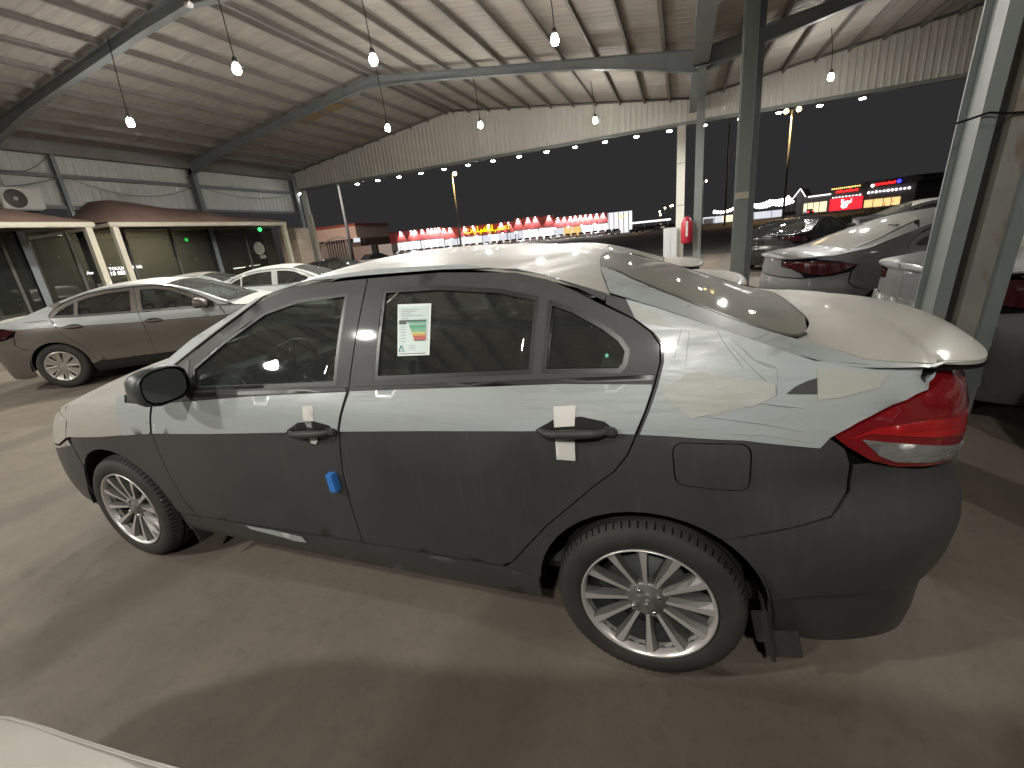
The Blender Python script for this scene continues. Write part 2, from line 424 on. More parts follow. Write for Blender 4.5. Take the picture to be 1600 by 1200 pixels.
def wheel_parts(root, x, sd, R=.305, rr=.2135, yo=.85, spokes=12, style='alloy', lugs=4, zc=None):
    """part: the barrel and brake (wheel); sub-parts: tyre, rim, lug nuts"""
    zc = zc or R; y = sd*yo; s = sd
    bm = BM(); lathe(bm, [(rr-.012, s*-.19), (rr-.012, s*-.03)], 36); lathe(bm, [(.001, s*-.10), (.14, s*-.10), (.14, s*-.075), (.001, s*-.075)], 28)
    lathe(bm, [(.001, s*-.17), (rr-.012, s*-.17)], 36)
    wh = obj('wheel', bm, MT['interior'], root, loc=(x, y, zc))
    bm = BM()
    prof = [(rr-.008, -.195), (R-.05, -.20), (R-.016, -.19), (R-.004, -.165), (R, -.13), (R, -.07), (R-.004, -.035), (R-.014, -.014), (R-.028, -.003), (R-.05, .002), (rr+.02, 0.0), (rr+.004, -.006), (rr-.004, -.02)]
    lathe(bm, [(r, s*a) for r, a in prof], 72)
    for k in range(-1, 2):   # tread grooves
        lathe(bm, [(R+.0008, s*(-.10+.035*k-.004)), (R+.0008, s*(-.10+.035*k+.004))], 72, mi=1)
    for k in range(72):
        t = 2*math.pi*k/72; c, q = math.cos(t), math.sin(t)
        for a0, a1 in ((-.036, -.012),):
            p = [(c*(R-.0035)-q*w*.0025, s*(a0+.0008), q*(R-.0035)+c*w*.0025) for w in (-1, 1)]+[(c*(R-.0135)-q*w*.0025, s*(a1+.0008), q*(R-.0135)+c*w*.0025) for w in (1, -1)]
            quad(bm, p, 1)
    obj('tyre', bm, [MT['tyre'], MT['gap']], wh)
    bm = BM()
    if style == 'alloy':
        lathe(bm, [(rr-.014, s*-.05), (rr-.010, s*-.012), (rr-.004, s*-.003), (rr, s*0.0), (rr+.002, s*-.006), (rr, s*-.014)], 72, mi=1)
        lathe(bm, [(.001, s*-.018), (.022, s*-.018), (.030, s*-.021), (.034, s*-.026), (.060, s*-.028), (.068, s*-.036), (.066, s*-.07)], 36, mi=0)
        for k in range(spokes):
            t = 2*math.pi*(k+.1)/spokes
            def pt(r, w, a): return (r*math.cos(t)-w*math.sin(t), s*a, r*math.sin(t)+w*math.cos(t))
            # machined narrow face, dark twisted flank beside it
            secs = [(.050, .006, -.030), (.10, .0065, -.022), (.155, .0085, -.014), (rr-.007, .013, -.010)]
            for (r1, w1, a1), (r2, w2, a2) in zip(secs, secs[1:]):
                for c0, c1, d0, d1, mi in ((-1, 1, 0, 0, 1), (1, 2.3, 0, -.017, 0), (-1, -1.5, 0, -.03, 0), (2.3, 2.4, -.017, -.05, 0)):
                    quad(bm, [pt(r1, w1*c0, a1+d0), pt(r2, w2*c0, a2+d0), pt(r2, w2*c1, a2+d1), pt(r1, w1*c1, a1+d1)], mi)
        obj('rim', bm, [MT['rim_dark'], MT['rim_bright']], wh)
        bm = BM()
        for k in range(lugs):
            t = math.pi/2*k+.55 if lugs == 4 else 2*math.pi*k/5
            lathe(bm, [(.001, s*-.012), (.007, s*-.012), (.0095, s*-.016), (.0095, s*-.032)], 8, c=(.047*math.cos(t), 0, .047*math.sin(t)))
        obj('lug_nut', bm, MT['chrome'], wh, kind='stuff')
    else:
        lathe(bm, [(rr, s*-.012), (rr, s*0), (rr-.012, s*.001), (rr-.02, s*-.006), (.07, s*-.018), (.035, s*-.012), (.001, s*-.012)], 48)
        for k in range(8):
            t = 2*math.pi*k/8
            def pt(r, w, a): return (r*math.cos(t)-w*math.sin(t), s*a, r*math.sin(t)+w*math.cos(t))
            quad(bm, [pt(.06, -.02, -.004), pt(rr-.02, -.012, .003), pt(rr-.02, .0, .006), pt(.06, -.004, .0)])
            quad(bm, [pt(.06, .02, -.004), pt(.06, .004, .0), pt(rr-.02, .0, .006), pt(rr-.02, .012, .003)])
            quad(bm, [pt(.10, .03, -.0095), pt(rr-.03, .05, -.003), pt(rr-.03, .022, -.003), pt(.10, .022, -.0095)], 1)
        obj('wheel_cover', bm, [MT['hubcap'], MT['gap']], wh)
    return wh

def round_corners(P, r):
    out = []
    for i in range(len(P)):
        a, b, c = (np.array(P[(i+k) % len(P)], float) for k in (-1, 0, 1))
        u = (a-b)/np.hypot(*(a-b)); v = (c-b)/np.hypot(*(c-b))
        for t in (0, .25, .5, .75, 1): out.append(tuple(b+u*r*(1-t)**2+v*r*t*t))
    return out
def arc(xc, zc, r, a0, a1, n=14):
    return [(xc+r*math.cos(math.radians(a0+(a1-a0)*k/n)), zc+r*math.sin(math.radians(a0+(a1-a0)*k/n))) for k in range(n+1)]

def build_car(root, S, P):
    """panels of a saloon from outlines P; every panel is a part"""
    pm = P['paint']; film_on = P.get('film'); GL = P.get('glass', MT['glass'])
    xf, xr, ar = P['axf'], P['axr'], P['arch']; sill = P['sill']
    z4 = lambda x: float(np.interp(x, S.z4[:,0], S.z4[:,1]))
    e4 = lambda s: float(np.interp(np.interp(s, S.s, S.c[:,0]), S.z4[:,0], S.z4[:,1]))-.003
    send = S.s[-1]-.002; sbeg = S.s[0]+.002
    # dark shell under the panels (shut lines show it)
    for sd in (-1, 1):
        bm = BM()
        low = [(sbeg, .30), (sbeg, .60)]+[(s, min(P['belt'](s)-.03, e4(s)-.05)) for s in np.linspace(-2.3, 2.5, 30)]+[(send, .80), (send, .30)]
        low += [(2.0, sill+.03)]+arc(xr, P['wz'], ar+.004, 0, 180)+[(xr-ar-.02, sill+.02), (xf+ar+.02, sill+.02)]+arc(xf, P['wz'], ar+.004, 0, 180)+[(xf-ar-.1, sill+.03)]
        skin(bm, S, low, sd, -.016, 0, .09)
        for poly in P.get('shell_extra', ()): skin(bm, S, poly, sd, -.016, 0, .07)
        obj('body_shell', bm, MT['gap'], root)
        # wheel wells
        for xc in (xf, xr):
            bm = BM(); A_ = arc(xc, P['wz'], ar+.01, -3, 183, 18)
            yo = abs(S.side(xc, .5)[1])-.012; yi = yo-.34
            a = [bm.verts.new((x, sd*yo, z)) for x, z in A_]; b = [bm.verts.new((x, sd*yi, z)) for x, z in A_]
            for k in range(len(A_)-1): bm.faces.new((a[k], a[k+1], b[k+1], b[k]))
            bm.faces.new(b[::sd]); obj('wheel_well', bm, MT['black'], root)
    # underbody
    bm = bx(S.c[0,0]+.35, S.c[-1,0]-.55, -.62, .62, sill+.0, sill+.08); obj('underbody', bm, MT['black'], root)
    R = {}
    for sd in (-1, 1):
        near = sd == -1
        def part(name, poly, m=pm, off=0., parent=root, holes=(), g_=.0025, flange=.012, step=.05):
            bm = skin(BM(), S, inset_poly(poly, g_), sd, off, flange, step, [inset_poly(h, -.0) for h in holes])
            return obj(name, bm, m, parent)
        fe = part('front_fender', P['fender'])
        fd = part('front_door', P['fdoor'], holes=[P['fglass']]); rd = part('rear_door', P['rdoor'], holes=P['rholes'])
        part('window_glass', P['fglass'], GL, -.012, fd, g_=-.012, flange=0, step=.1)
        for h in P['rholes']: part('window_glass', h, GL, -.012, rd, g_=-.012, flange=0, step=.1)
        def trim(glass, par):
            bm = skin(BM(), S, inset_poly(glass, -.004), sd, -.001, .012, .06, [inset_poly(glass, .014)]); obj('window_seal', bm, MT['trim'], par)
        trim(P['fglass'], fd)
        for h in P['rholes']: trim(h, rd)
        if P.get('pillar'):
            obj('pillar_trim', skin(BM(), S, P['pillar'], sd, .0015, .004, .06), MT['trim'], rd)
        if P.get('sail'): obj('mirror_sail', skin(BM(), S, P['sail'], sd, .002, .006, .06), MT['trim'], fd)
        # belt moulding
        for (a, b), par in zip(P['mould'], (fd, rd)):
            bm = skin(BM(), S, [(a, P['belt'](a)-.006), (b, P['belt'](b)-.006), (b, P['belt'](b)+.008), (a, P['belt'](a)+.008)], sd, .004, .006, .1); obj('belt_moulding', bm, MT['trim'], par)
        q = skin(BM(), S, inset_poly(P['quarter'], .0025), sd, 0, .012, .035, [P['flap']] if P.get('flap') else [])
        vs = (0, 1)
        tg = P['tglass']
        patch(q, S, lambda v: P['ctop'][0]-.07*v, lambda v: P['ctop'][1], (lambda x: sd*1.0), (lambda x: sd*(tg(x)+.012)), 20, 4, .0, flange=0)
        bmesh.ops.remove_doubles(q, verts=q.verts, dist=.0015)
        qp = obj('quarter_panel', q, pm, root)
        if P.get('flap'): obj('fuel_flap', skin(BM(), S, inset_poly(P['flap'], .004), sd, -.0005, .006, .03), pm, qp)
        part('side_rail', P['rail'])
        part('sill', P['sillpoly'], P.get('sillmat', pm))
        part('front_bumper', P['fbumper'], g_=.002); part('rear_bumper', P['rbumper'], g_=.002)
        if P.get('valance'): part('bumper_valance', P['valance'], MT['valance'], -.008, g_=.0, step=.04)
        part('trunk_rear_panel', P['trunkrear'], g_=.002)
        tl = part('tail_light', P['lamp'], P.get('lampmat', MT['red_lens']), .004, g_=.004, flange=.02, step=.03)
        if P.get('clear'): obj('reverse_light', skin(BM(), S, P['clear'], sd, .007, .006, .03), MT['clear_lens'], tl)
        if P.get('reflector'): obj('lens_reflector', skin(BM(), S, P['reflector'], sd, .0062, .002, .03), MT['red_reflector'], tl)
        if P.get('lamp_ridges'):
            bm = BM()
            for pts in P['lamp_ridges']: surf_ridge(bm, S, pts, sd, .0045, .0022)
            obj('lens_rib', bm, MT['red_lens'], tl)
        part('headlight', P['headlight'], MT['clear_lens'] if not film_on else MT['film_cream'], .003, g_=.003, flange=.02)
        if P.get('mud'):
            x, z = P['mud']; yy = abs(S.side(x, .3)[1])
            for xx, zt in ((x, .33), (xf+ar+.0, .34)):
                bm = BM(); rot = Matrix.Rotation(math.radians(-12), 4, 'Y'); box(bm, (xx+.035, sd*(yy-.10), zt-.10), (.012, .20, .20), rot, .004)
                box(bm, (xx+.015, sd*(yy-.012), zt-.07), (.05, .012, .12), rot, .004)
                if xx > 0: box(bm, (xx+.075, sd*(yy-.016), zt-.13), (.10, .010, .10), rot, .003)
                obj('mud_flap', bm, MT['valance'], root)
        # door handles
        for dpar, (hx, hz, slope) in ((fd, P['handles'][0]), (rd, P['handles'][1])):
            bm = BM(); n = 12; pts = []
            for k in range(n+1):
                u = k/n; a = hx-.115+.23*u; b = hz+slope*(u-.5)
                pts.append(S.side(a, b, .006+.034*min(1, math.sin(math.pi*u)*1.8)-.012, sd))
            tube(bm, pts, [.009+.006*math.sin(math.pi*k/n) for k in range(n+1)], 8)
            box(bm, S.side(hx+.105, hz+slope*.45, .012, sd), (.045, .02, .026), bev=.006)
            obj('door_handle', bm, MT['paint_grey'] if P.get('dark_handles') else pm, dpar)
            bm = skin(BM(), S, [(hx-.12, hz-.002), (hx-.06, hz+.032), (hx+.02, hz+.042), (hx+.09, hz+.03), (hx+.13, hz), (hx+.05, hz-.022), (hx-.06, hz-.022)], sd, .0046, .002, .04)
            obj('handle_recess', bm, MT['trim'], dpar)
        # mirror
        mx, mz = P['mirror']; yy = abs(S.side(mx, mz)[1])
        bm = BM(); n = 14
        secs = [(-.085, .35), (-.075, .62), (-.05, .82), (-.01, .95), (.03, 1.0), (.055, .98), (.062, .90)]
        rings = []
        for dx, k in secs:
            rings.append([bm.verts.new((mx+dx+.02*math.sin(2*math.pi*q/n)*0, sd*(yy+.135+.105*k*np.sign(math.cos(2*math.pi*q/n))*abs(math.cos(2*math.pi*q/n))**.7-.02*(1-k)), mz+.012+.078*k*np.sign(math.sin(2*math.pi*q/n))*abs(math.sin(2*math.pi*q/n))**.75)) for q in range(n)])
        for a, b in zip(rings, rings[1:]):
            for q in range(n):
                fc = bm.faces.new((a[q], a[(q+1) % n], b[(q+1) % n], b[q])); fc.smooth = True
        bm.faces.new(rings[0][::-1])
        tube(bm, [(mx-.03, sd*(yy-.02), mz-.03), (mx-.025, sd*(yy+.05), mz-.035), (mx-.02, sd*(yy+.10), mz-.02)], [.032, .026, .02], 8)
        bmesh.ops.recalc_face_normals(bm, faces=bm.faces)
        mi_ = obj('side_mirror', bm, P.get('mirrormat', pm), fd)
        bm = BM(); bm.faces.new([bm.verts.new((mx+.056, v.co.y*1+0, v.co.z)) for v in []]) if False else None
        vs_ = [(mx+.058, sd*(yy+.135+.094*.9*np.sign(math.cos(2*math.pi*q/n))*abs(math.cos(2*math.pi*q/n))**.7), mz+.012+.070*.9*np.sign(math.sin(2*math.pi*q/n))*abs(math.sin(2*math.pi*q/n))**.75) for q in range(n)]
        bm.faces.new([bm.verts.new(v) for v in vs_]); obj('mirror_glass', bm, P.get('mirrorglass', MT['trim']), mi_)
        for xc, nm in ((xf, 0), (xr, 1)):
            wheel_parts(root, xc, sd, P['R'], P['rr'], P['wy'], style=P.get('wheel', 'alloy'), zc=P['R'])
        # film on the sides
        if film_on and (near or P.get('film_far', True)):
            ftop = P['filmpieces']
            for (nm, par, poly, mt, off) in ftop:
                par_ = {'fe': fe, 'fd': fd, 'rd': rd, 'q': qp, 'root': root}[par]
                bm = skin(BM(), S, poly, sd, off, .0015, .035)
                if nm == 'quarter_film':
                    patch(bm, S, lambda v: P['ctop'][0]-.07*v, lambda v: P['ctop'][1], (lambda x: sd*1.0), (lambda x: sd*(tg(x)+.016)), 20, 4, off, flange=0)
                    bmesh.ops.remove_doubles(bm, verts=bm.verts, dist=.0015)
                    bmesh.ops.recalc_face_normals(bm, faces=bm.faces)
                obj('protective_film' if 'film' in nm else nm, bm, mt, par_)
            if near:
                bm = BM()
                for pts, r in P.get('ridges', ()): surf_ridge(bm, S, pts, sd, .0040, r*.5)
                if P.get('ridges'): obj('film_crease', bm, MT['film_white'], qp)
        R[sd] = (fe, fd, rd, qp)
    # top
    hm = P.get('hoodmat', pm)
    hood = patch(BM(), S, P['hood'][0], P['hood'][1], lambda x: -.996, lambda x: .996, 22, 24); obj('hood', hood, hm, root)
    obj('cowl', patch(BM(), S, lambda v: P['hood'][1](v)-.03, lambda v: P['ws'][0](v)+.02, lambda x: -.97, lambda x: .97, 3, 16, -.012, flange=0), MT['trim'], root)
    obj('windscreen', patch(BM(), S, P['ws'][0], P['ws'][1], lambda x: -.93, lambda x: .93, 14, 20, -.003, flange=0), MT['windscreen'], root)
    roof = obj('roof', patch(BM(), S, P['roof'][0], P['roof'][1], lambda x: -1, lambda x: 1, 26, 24, 0.), P.get('roofmat', pm), root)
    for sd in (-1, 1):   # windscreen pillars' inner return
        obj('windscreen_pillar', patch(BM(), S, lambda v: P['ws'][0](1)-.0, lambda v: P['ws'][1](1), lambda x: sd*.92, lambda x: sd*1.0, 14, 2, .001, flange=.0), P.get('pillarmat', pm), root)
    obj('headliner', patch(BM(), S, lambda v: P['roof'][0](v)+.05, lambda v: P['roof'][1](v)-.02, lambda x: -.92, lambda x: .92, 10, 10, -.04, flange=0), MT['beige'], root)
    tgl = P.get('glass_t', tg)
    rg = patch(BM(), S, P['bl'][0], P['bl'][1], lambda x: -tgl(x), lambda x: tgl(x), 22, 26, P.get('bloff', -.001), flange=.008)
    obj('rear_window', rg, P.get('blmat', MT['rear_glass']), root)
    for sd in (-1, 1):
        obj('rear_window_seal', patch(BM(), S, lambda v: P['bl'][0](1)+.03, lambda v: 1.765 if 'glass_t' in P else 1.76, lambda x: sd*(tgl(x)-.004), lambda x: sd*(tgl(x)+.020), 24, 1, .0045, flange=.004), MT['trim'], root)
    if P.get('blband'):
        rg = patch(BM(), S, lambda v: P['bl'][1](v)-.035, P['bl'][1], lambda x: -tg(x), lambda x: tg(x), 3, 26, .0015, flange=0); obj('rear_window_seal', rg, MT['trim'], root)
    tt = P['tlid']
    lid = patch(BM(), S, P['trunk'][0], lambda v: S.c[-1,0]-.0005, lambda x: -tt(x)+.004, lambda x: tt(x)-.004, 30, 30, 0); obj('trunk_lid', lid, P.get('trunkmat', pm), root)
    obj('trunk_base', patch(BM(), S, lambda v: P['bl'][1](.5)-.05, lambda v: S.c[-1,0]-.03, lambda x: -1, lambda x: 1, 16, 14, -.018, flange=0), MT['gap'], root)
    obj('hood_base', patch(BM(), S, lambda v: S.c[0,0]+.04, lambda v: P['ws'][0](1)+.02, lambda x: -.99, lambda x: .99, 16, 14, -.02, flange=0), MT['gap'], root)
    # cabin
    zf = sill+.08; xs = P['seatx']
    obj('floor_pan', bx(P['cab'][0], P['cab'][1], -.68, .68, zf, zf+.03), MT['interior'], root)
    bm = BM(); bx(P['cab'][0]-.02, P['cab'][0]+.26, -.66, .66, .60, .93, bm, .05); bx(P['cab'][0]-.25, P['cab'][0]+.06, -.66, .66, .84, .965, bm, .03)
    bx(P['cab'][0]+.05, P['cab'][0]+.27, -.54, -.22, .88, 1.0, bm, .04)
    db = obj('dashboard', bm, MT['interior'], root)
    bm = BM(); cx, cy, cz = P['cab'][0]+.37, -.37, .93
    rm = Matrix.Translation((cx, cy, cz)) @ Matrix.Rotation(math.radians(-65), 4, 'Y')
    n = 28; pts = [rm @ Vector((.185*math.cos(2*math.pi*k/n), .185*math.sin(2*math.pi*k/n), 0)) for k in range(n+1)]; tube(bm, pts, .016, 7, caps=False)
    for a in (0, 140, 220):
        t = math.radians(a); tube(bm, [rm @ Vector((0,0,-.02)), rm @ Vector((.18*math.cos(t), .18*math.sin(t), 0))], .018, 6)
    box(bm, rm @ Vector((0,0,-.03)), (.13,.13,.05), rm.to_3x3().to_4x4(), .02)
    tube(bm, [rm @ Vector((0,0,-.03)), rm @ Vector((0,0,-.25))], .03, 8)
    obj('steering_wheel', bm, MT['trim'], db)
    def seat(x, y, w_, nm, hr):
        bm = BM(); box(bm, (x, y, .52), (.50, w_, .17), bev=.05)
        rot = Matrix.Rotation(math.radians(18), 4, 'Y'); box(bm, (x+.30, y, .82), (.14, w_, .62), rot, .05)
        so = obj(nm, bm, MT['seat'], root)
        for yy in hr:
            bm = BM(); box(bm, (x+.42, y+yy, 1.21), (.10, .25, .17), rot, .04)
            for k in (-.06, .06): tube(bm, [(x+.40, y+yy+k, 1.10), (x+.42, y+yy+k, 1.18)], .007, 5)
            obj('headrest', bm, MT['seat'], so)
    seat(xs[0], -.36, .50, 'front_seat', (0,)); seat(xs[0], .36, .50, 'front_seat', (0,)); seat(xs[1], 0, 1.24, 'rear_seat', (-.36, .36))
    bm = BM(); box(bm, (xs[1]+.62, 0, 1.02), (.5, 1.2, .03), bev=.01); obj('parcel_shelf', bm, MT['interior'], root)
    bm = BM(); box(bm, (P['ws'][1](.5)+.02, 0, z4(P['ws'][1](.5))-.06), (.03, .22, .06), bev=.012); obj('cabin_mirror', bm, MT['trim'], root)
    return R
# ---- outlines of the saloon in front, in metres along (s) and up (z)
def ciaz_panels():
    S = ciaz(); send = S.s[-1]-.002; sbeg = S.s[0]+.002
    W = .305; xf, xr = -1.325, 1.325; ar = .36
    rearedge = [(1.285,1.226),(1.336,1.19),(1.362,1.155),(1.363,1.11),(1.347,1.046),(1.325,.982),(1.301,.92),(1.274,.852),(1.235,.798),(1.178,.747),(1.10,.665),(1.011,.572),(.93,.47),(.865,.385)]
    fseam = [(-.805,.963),(-.833,.88),(-.864,.80),(-.879,.70),(-.879,.55),(-.862,.42),(-.822,.33)]
    bseam = [(.200,.355),(.200,.549),(.210,.71),(.235,.846),(.254,.928),(.280,1.02),(.306,1.395)]
    lamp = [(1.792,.917),(1.851,.95),(1.999,1.012),(2.17,1.045),(2.30,1.050),(2.42,1.050),(2.43,.80),(2.335,.778),(2.053,.806),(1.962,.82),(1.891,.846),(1.826,.889)]
    tg = K((1.15,.60),(1.21,.62),(1.25,.68),(1.34,.747),(1.45,.79),(1.55,.808),(1.68,.806),(1.73,.78),(1.765,.70),(1.79,.58),(1.806,.42))
    tgc = K((1.15,.60),(1.21,.62),(1.25,.68),(1.34,.747),(1.45,.79),(1.55,.808),(1.74,.808),(1.785,.82),(1.83,.86),(1.86,.92),(1.93,.945),(2.01,.967),(2.1,.985))
    P = dict(paint=MT['paint_grey'], film=True, axf=xf, axr=xr, arch=ar, wz=W, sill=.20, R=W, rr=.2135, wy=.85,
        belt=K((-2.4,.9),(-1,.955),(-.55,.978),(.27,1.018),(1.0,1.06),(1.35,1.07),(3,1.10)), mould=[(-.59,.27),(.29,1.345)],
        fender=fseam+[(-.965,.325)]+arc(xf,W,ar,4,140)+[(-1.62,.66),(-1.595,.80),(-1.76,.838),(-1.6,.878),(-1.25,.928),(-1.0,.969)],
        fdoor=fseam+bseam+[(-.057,1.388),(-.21,1.345),(-.455,1.215),(-.69,1.085)],
        fglass=[(-.551,.993),(-.572,1.085),(-.40,1.19),(-.19,1.298),(-.02,1.336),(.225,1.350),(.219,1.03)],
        rdoor=bseam+[(.616,1.396),(.901,1.378),(1.013,1.35),(1.103,1.313),(1.186,1.272)]+rearedge+[(.82,.358)],
        rholes=[[(.385,1.352),(.623,1.352),(.849,1.330),(.990,1.300),(.983,1.076),(.389,1.050)],[(1.022,1.290),(1.106,1.262),(1.206,1.210),(1.255,1.175),(1.278,1.142),(1.270,1.10),(1.25,1.080),(1.012,1.077)]],
        sail=[(-.785,.974),(-.585,.987),(-.592,1.12),(-.685,1.075)],
        quarter=rearedge+[(.835,.356),(.963,.33)]+arc(xr,W,ar,176,54)+[(1.677,.646),(1.806,.691),(1.85,.755),(1.842,.84)]+[(1.826,.885),(1.785,.917),(1.851,.955),(1.999,1.015),(2.17,1.048),(2.34,1.054),(2.34,1.066),(2.17,1.068),(2.1,1.072),(2.0,1.080),(1.75,1.110),(1.55,1.183),(1.35,1.255),(1.20,1.30),(1.20,1.268)],
        flap=round_corners([(1.394,.899),(1.600,.901),(1.601,.756),(1.405,.768)],.035),
        rail=[(-.80,.978),(-.69,1.092),(-.455,1.222),(-.21,1.352),(-.057,1.396),(.304,1.402),(.616,1.402),(.901,1.385),(1.013,1.357),(1.103,1.32),(1.2,1.275),(1.205,1.301),(1.0,1.366),(.7,1.416),(.35,1.426),(.05,1.411),(-.25,1.351),(-.6,1.201),(-.8,1.083),(-1.0,.970)],
        sillpoly=[(-.962,.322),(-.82,.324),(.2,.348),(.83,.35),(.962,.326),(.955,.20),(-.955,.19)],
        fbumper=arc(xf,W,ar,142,176)+[(-1.70,.30),(-1.76,.20),(sbeg,.20),(sbeg,.64),(-2.4,.612),(-2.2,.592),(-1.80,.636),(-1.665,.69),(-1.625,.66)],
        headlight=[(-1.61,.80),(-1.665,.70),(-1.80,.645),(-2.2,.60),(-2.4,.62),(-2.35,.66),(-2.1,.735),(-1.95,.785),(-1.78,.826)],
        rbumper=[(1.677,.640),(1.806,.685),(1.856,.75),(1.85,.835),(1.9,.835),(2.05,.798),(2.33,.770),(send,.77),(send,.42),(1.80,.405),(1.682,.375)]+arc(xr,W,ar,13,54),
        lamp=lamp, clear=[(1.862,.910),(2.05,.875),(2.3,.825),(2.36,.805),(2.33,.788),(2.053,.824),(1.958,.84),(1.91,.862)],
        reflector=[(1.83,.912),(1.90,.938),(2.05,.945),(2.26,.925),(2.28,.868),(2.05,.898),(1.88,.925)],
        lamp_ridges=[[(1.88,.937),(2.38,.885)],[(1.93,.957),(2.4,.925)],[(1.87,.925),(2.38,.845)]],
        trunkrear=[(2.435,1.050),(send,1.050),(send,.775),(2.435,.79)],
        valance=[(1.686,.30),(1.683,.37),(1.80,.40),(send,.415),(send,.20),(1.85,.20),(1.70,.22)],
        handles=[(.105,.862,.02),(1.12,.921,.012)], mirror=(-.585,1.045), seatx=(.02,.86), cab=(-.86,1.2), mud=(1.655,.2),
        dark_handles=True, mirrormat=MT['mirror_shell'], mirrorglass=MT['mirror_face'], tglass=tgc, ctop=(1.21,2.1),
        hood=(lambda v: -2.20+.10*(2*v-1)**2+.32*abs(2*v-1)**5, lambda v: -1.13+.13*(2*v-1)**2), ws=(lambda v: -1.07+.13*(2*v-1)**2, lambda v: -.215+.04*(2*v-1)**2),
        roof=(lambda v: -.21+.04*(2*v-1)**2, lambda v: 1.10+.11*(2*v-1)**2), bl=(lambda v: 1.098+.042*(2*v-1)**2, lambda v: 1.806),
        tlid=K((1.7,.805),(1.765,.808),(1.785,.815),(1.83,.855),(1.86,.915),(1.93,.94),(2.01,.962),(2.1,.98),(2.3,1.0)),
        trunk=(lambda v: 1.814-.085*max(0,(abs(2*v-1)-.5)/.5)**1.5,),
        hoodmat=MT['film_cream'], roofmat=MT['film_cream'], trunkmat=MT['film_cream'], pillarmat=MT['film_white'])
    P['tglass'] = tgc
    P['glass_t'] = tg
    fw_, fc_, fp_ = MT['film_white'], MT['film_cream'], MT['film_patch']
    P['filmpieces'] = [
        ('fender_film','fe',[(-1.655,.705),(-1.60,.715),(-1.3,.74),(-1.09,.766),(-1.09,.958),(-1.25,.930),(-1.6,.880),(-1.74,.838),(-1.59,.80)],fc_,.005),
        ('fender_film','fe',[(-1.10,.764),(-.886,.787),(-.87,.80),(-.839,.88),(-.815,.93),(-1.02,.93),(-1.03,.966),(-1.10,.956)],fw_,.0054),
        ('nose_film','root',[(-2.3,.575),(-1.83,.618),(-1.64,.66),(-1.66,.688),(-1.80,.634),(-2.2,.588),(-2.4,.608),(-2.4,.58)],fc_,.002),
        ('door_film','fd',[(-.862,.79),(-.50,.813),(-.025,.85),(0,.87),(.06,.893),(.105,.90),(.165,.897),(.215,.873),(.229,.866),(.249,.928),(.272,1.010),(-.2,.983),(-.453,.962),(-.80,.932),(-.830,.875)],fw_,.0036),
        ('door_film','rd',[(.243,.870),(.6,.893),(1.0,.915),(1.018,.928),(1.052,.949),(1.127,.961),(1.182,.953),(1.235,.925),(1.245,.918),(1.294,.918),(1.32,.98),(1.340,1.04),(1.341,1.052),(1.0,1.050),(.6,1.033),(.290,1.016),(.261,.928)],fw_,.0036),
        ('quarter_film','q',[(1.309,.918),(1.579,.910),(1.762,.890),(1.785,.917),(1.851,.957),(1.999,1.017),(2.17,1.051),(2.33,1.056),(2.33,1.064),(2.17,1.067),(2.0,1.079),(1.75,1.109),(1.55,1.182),(1.35,1.254),(1.262,1.281),(1.29,1.228),(1.347,1.187),(1.373,1.155),(1.373,1.11),(1.357,1.046),(1.335,.982)],fw_,.0035),
        ('film_patch','q',[(1.366,1.03),(1.385,1.052),(1.41,1.063),(1.435,1.082),(1.47,1.088),(1.50,1.080),(1.533,1.077),(1.57,1.066),(1.60,1.064),(1.652,1.055),(1.653,1.03),(1.63,1.014),(1.60,1.002),(1.56,.994),(1.52,.981),(1.47,.974),(1.45,.966),(1.43,.978),(1.40,1.0)],fp_,.0052),
        ('film_patch','q',[(1.268,1.268),(1.345,1.240),(1.40,1.20),(1.33,1.212),(1.295,1.232)],fp_,.0052),
        ('film_patch','q',[(1.756,1.092),(1.93,1.068),(1.90,1.04),(1.80,1.02),(1.752,1.016)],fp_,.0056),
        ('torn_gap','q',[(1.679,1.032),(1.70,1.049),(1.73,1.062),(1.753,1.068),(1.751,1.031)],MT['paint_grey'],.0062),
        ('rail_film','root',[(-.99,.964),(-.80,.988),(-.69,1.100),(-.455,1.230),(-.21,1.358),(-.057,1.400),(.304,1.405),(.616,1.404),(.80,1.397),(.76,1.407),(.70,1.415),(.35,1.425),(.05,1.41),(-.25,1.35),(-.6,1.20),(-.8,1.083),(-1.0,.972)],fw_,.002),
        ('tape','rd',[(1.056,.988),(1.124,.992),(1.122,.936),(1.060,.930)],MT['tape'],.0062),
        ('tape','rd',[(1.062,.905),(1.122,.905),(1.122,.828),(1.064,.828)],MT['tape'],.0062),
        ('tape','fd',[(.075,.957),(.125,.960),(.128,.905),(.078,.905)],MT['tape'],.0056),
        ('tape','fd',[(.086,.858),(.135,.858),(.130,.825),(.118,.812),(.096,.815)],MT['tape'],.0062),
        ('sill_tape','root',[(-.48,.328),(-.30,.330),(-.20,.325),(-.14,.322),(-.125,.292),(-.20,.286),(-.25,.296),(-.46,.312)],fw_,.0035)]
    P['ridges'] = [([(1.342,.99),(1.437,.978),(1.545,.966),(1.634,.954),(1.717,.935)],.0032),([(1.376,1.015),(1.473,1.005),(1.567,.991)],.003),([(1.525,1.017),(1.634,1.007),(1.774,.988)],.0034),([(1.547,1.15),(1.583,1.109),(1.63,1.063)],.003),([(1.569,1.149),(1.603,1.114),(1.636,1.099),(1.656,1.094)],.003),([(1.658,1.094),(1.655,1.025)],.004),([(1.505,1.20),(1.534,1.15),(1.579,1.092)],.0025),([(1.546,1.17),(1.603,1.115),(1.653,1.097)],.0025),([(1.42,1.20),(1.40,1.12)],.002),([(1.44,1.19),(1.43,1.10)],.002),([(1.5,.93),(1.64,.925),(1.74,.905)],.0025)]
    return S, P

